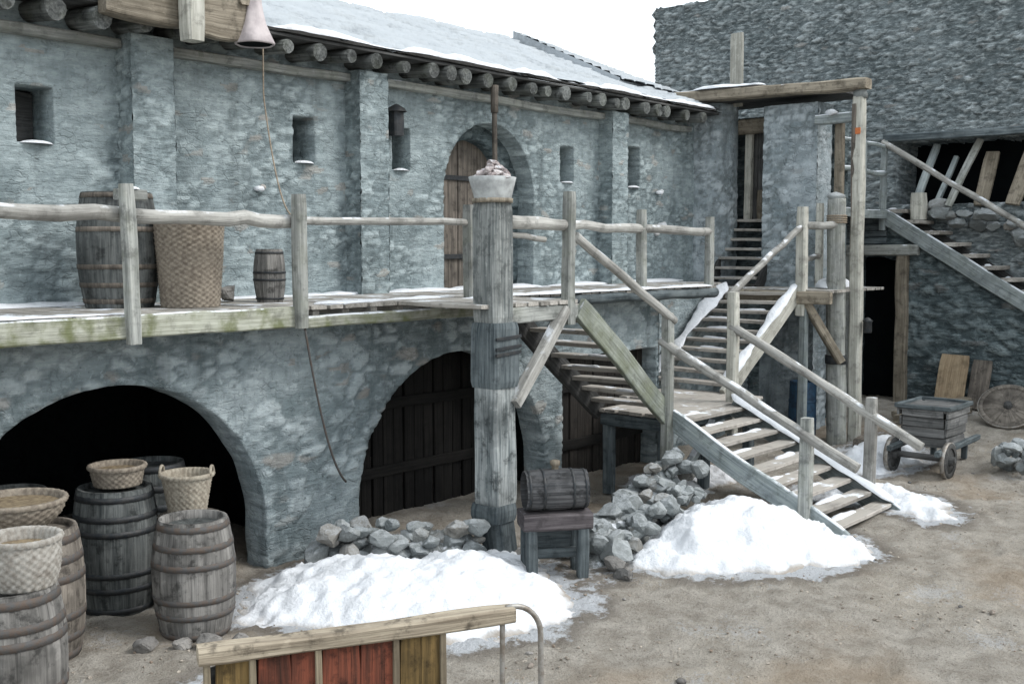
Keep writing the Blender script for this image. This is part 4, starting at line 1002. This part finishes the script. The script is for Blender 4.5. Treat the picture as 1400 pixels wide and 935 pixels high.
# keg on its trestle
t = thing('trestle', 'dark heavy wooden trestle in the snow beside the thick centre post', 'trestle', (8.35, -3.75, 0))
MB().beam((8.06, -3.55, .56), (8.60, -3.98, .56), .40, .17, rough=.015, ch=.02).build('top', wood('purplish dark wood', (.05, .043, .047), (.14, .125, .13), snow=.40), t)
ud = Vector((.54, -.43, 0)).normalized(); vd = Vector((.43, .54, 0)).normalized()
for a in (-.26, .25):
    for b in (-.13, .13):
        c = Vector((8.33, -3.765, 0)) + ud * a + vd * b; MB().beam((c.x, c.y, -.05), (c.x, c.y, .48), .11, .11, side=ud, rough=.012).build('leg', M['bigpostdark'], t)
c = Vector((8.33, -3.765, .30)) + vd * .13; MB().beam(c - ud * .22, c + ud * .22, .03, .34, rough=.01).build('back_board', M['bigpostdark'], t)
c = Vector((8.33, -3.765, .20)); MB().beam(c - ud * .26, c + ud * .26, .05, .1, rough=.01).build('stretcher', M['bigpostdark'], t)
c = Vector((8.33, -3.765, .845)) - ud * .31
t = barrel(tuple(c), .62, .205, .192, 'small dark oak keg lying on its side on the trestle', 'kegwood', 'irondark', hoops=(.06, .26, .74, .94), axis=ud, cat='keg', group=None, name='keg', headz=.03, lidm='brown')
MB().lathe((8.33, -3.765, 1.04), [(.035, 0), (.035, .04), (.05, .05), (.05, .09), (.02, .10), (.001, .10)], 12).build('bung', M['brown'], t)
# blue drum and bits below the rear platform
barrel((16.6, -2.35, 0.1), .95, .22, .21, 'blue drum in the shade under the rear platform', 'blue', 'blue', hoops=(.33, .66), cat='drum', group=None, name='drum')

# ------------------------------------------------------------------ hand cart, wheel, planks at the right
t = thing('hand_cart', 'small grey box cart on two wheels near the dark wall', 'cart', (15.8, -4.85, 0))
zb = .10
cx0, cx1, cy0, cy1 = 15.62, 16.35, -5.0, -4.42; z0, z1 = .38, .93
mb = MB(); G = M['bigpostdark']
for k in range(4):
    zz = z0 + .075 + k * .145
    mb.beam((cx0 - .03 * k, cy0, zz), (cx0 - .03 * k, cy1, zz), .035, .14, rough=.004)
    mb.beam((cx1 + .02 * k, cy0, zz), (cx1 + .02 * k, cy1, zz), .035, .14, rough=.004)
    mb.beam((cx0 - .03 * k, cy0 - .02 * k, zz), (cx1 + .02 * k, cy0 - .02 * k, zz), .035, .14, rough=.004)
    mb.beam((cx0 - .03 * k, cy1 + .02 * k, zz), (cx1 + .02 * k, cy1 + .02 * k, zz), .035, .14, rough=.004)
gw = wood('grey cart wood', (.085, .088, .088), (.20, .20, .198), snow=.28); mb.build('box', gw, t)
mb = MB(); boards(mb, cx0 - .1, cx1 + .08, cy0 - .06, cy1 + .06, z1 + .01, 'y', .17); mb.build('lid', gw, t)
mb = MB()
for (a, b) in (((cx0 - .12, cy0 - .08), (cx1 + .1, cy0 - .08)), ((cx0 - .12, cy1 + .08), (cx1 + .1, cy1 + .08)), ((cx0 - .12, cy0 - .1), (cx0 - .12, cy1 + .1)), ((cx1 + .1, cy0 - .1), (cx1 + .1, cy1 + .1))):
    mb.beam(a + (z1 + .03,), b + (z1 + .03,), .06, .06, rough=.004)
mb.build('rim', M['bigpostdark'], t)
MB().pole([(15.50, -5.2, .26), (15.50, -4.22, .26)], .045).build('axle', M['darkwood'], t)
for s in (cy0 - .05, cy1 + .05): MB().beam((15.2, s, .37), (16.9, s, .40), .08, .08, rough=.006).build('shaft', M['bigpostdark'], t)
def wheel(c, r, axis, parent, mat, spokes=8, name='wheel', solid=False):
    c = Vector(c); ax = Vector(axis).normalized(); u = ax.cross(Z).normalized(); v = ax.cross(u)
    wl = MB().lathe(c, [(r - .07, -.035), (r, -.035), (r, .035), (r - .07, .035), (r - .07, -.035)], 40, None, None, ax).build(name, M[mat], parent)
    MB().lathe(c, [(r - .002, -.03), (r + .012, -.03), (r + .012, .03), (r - .002, .03)], 40, None, None, ax).build('tyre', M['steel'], wl if parent else wl)
    MB().lathe(c, [(.001, -.08), (.06, -.08), (.075, 0), (.06, .08), (.001, .08)], 20, None, None, ax).build('hub', M['darkwood'], wl)
    mb = MB()
    if solid: mb.lathe(c, [(.001, -.02), (r - .06, -.02), (r - .06, .02), (.001, .02)], 40, None, None, ax)
    else:
        for k in range(spokes):
            a = 2 * math.pi * k / spokes; d = u * math.cos(a) + v * math.sin(a); mb.beam(c + d * .05, c + d * (r - .05), .035, .05, side=ax, rough=.003)
    mb.build('disc' if solid else 'spokes', M[mat], wl); return wl
wheel((15.50, -5.10, .24), .25, Y, t, 'darkwood', solid=True); wheel((15.50, -4.30, .24), .25, Y, t, 'darkwood', solid=True)
rpost(16.6, -4.95, .1, .4, .08, t, 'bigpostdark', name='leg'); rpost(16.6, -4.5, .1, .4, .08, t, 'bigpostdark', name='leg')
wl = wheel((19.15, -4.80, .58), .46, (-.66, -.12, .74), None, 'barrelbrown', solid=True, name='cart_wheel'); tag(wl, 'round brown wooden wheel leaning behind the box cart', 'wheel')
for k, (y, wd, h, x, lab) in enumerate(((-3.50, .52, .92, 20.2, 'broad tan board leaning on the dark wall behind the box cart'), (-3.98, .34, .85, 20.2, 'narrow tan board leaning right of the broad one on the dark wall'))):
    o = MB().beam((x - .14, y, .36), (x + .12, y - .02, .36 + h), wd, .05, side=Y, rough=.006, ch=.008).build('leaning_board', M['doorwood'] if k else wood('tan board', (.26, .19, .12), (.42, .33, .22))); tag(o, lab, 'board', 'boards leaning on the dark wall')
for k, (a, b) in enumerate((((18.2, -3.3), (19.6, -4.0)), ((18.6, -3.1), (19.9, -3.9)))):
    o = MB().beam((a[0], a[1], gh(*a) + .09), (b[0], b[1], gh(*b) + .1 + .08 * k), .2, .12, rough=.02).build('timber_offcut', M['brown']); tag(o, ['long brown timber offcut lying behind the box cart', 'second brown timber offcut lying nearer the dark wall'][k], 'timber')

# ------------------------------------------------------------------ painted panel in the foreground
A = Vector((2.99, -5.79, 0)); B = Vector((4.48, -6.55, 0)); d = (B - A).normalized(); nrmv = Vector((d.y, -d.x, 0))
t = thing('painted_panel', 'painted wooden panel with red and ochre boards, worn top rail and metal hoop', 'panel', (3.6, -6.1, 0))
def at_(u, z, off=0): return A + d * u + Vector((0, 0, z)) + nrmv * off
MB().beam(at_(-.02, 1.20), at_(1.66, 1.20), .12, .085, rough=.012, bend=.008, ch=.012).build('top_rail', wood('worn beige rail', (.165, .135, .10), (.35, .305, .235), wear=.6, grime=.8), t)
bw = [(.06, .19, 'yellow'), (.27, .165, 'redpaint'), (.435, .16, 'redpaint'), (.595, .20, 'redpaint'), (.795, .19, 'redpaint'), (1.01, .115, 'yellow'), (1.125, .12, 'yellow')]
for u, wd, mt in bw:
    MB().beam(at_(u + wd / 2, .18, .012), at_(u + wd / 2, 1.16, .012), wd + .004, .03, side=d, rough=.003, bend=.002, ch=.004).build('board', M[mt], t)
MB().beam(at_(.02, .66, -.025), at_(1.24, .66, -.025), .02, .98, rough=0, bend=0).build('backing', M['darkwood'], t)
st = wood('stile wood', (.15, .12, .085), (.30, .255, .18))
for u in (.02, .24, .575, .985, 1.245):
    MB().beam(at_(u, .0, .03), at_(u, 1.16, .03), .035, .03, side=d, rough=.004, bend=.003).build('stile', st, t)
MB().beam(at_(.0, .2, -.02), at_(1.26, .2, -.02), .05, .08, rough=.004).build('bottom_rail', st, t)
for u in (.1, 1.2): MB().beam(at_(u, .03, -.25), at_(u, .03, .25), .08, .06, rough=.004).build('foot', st, t)
MB().pole([at_(1.60, 1.17, 0), at_(1.60, .0, 0)], .015, rough=.03, m=10, seg=.06).build('upright_rod', M['steel'], t)
hp = [at_(1.62, 1.235, 0)] + [at_(1.66 + .17 * math.sin(a), 1.06 + .18 * math.cos(a), 0) for a in [math.pi / 2 * i / 8 for i in range(9)]] + [at_(1.84, .0, 0)]
MB().pole(hp, .016, rough=.03, m=10, seg=.05).build('hoop', M['steel'], t)
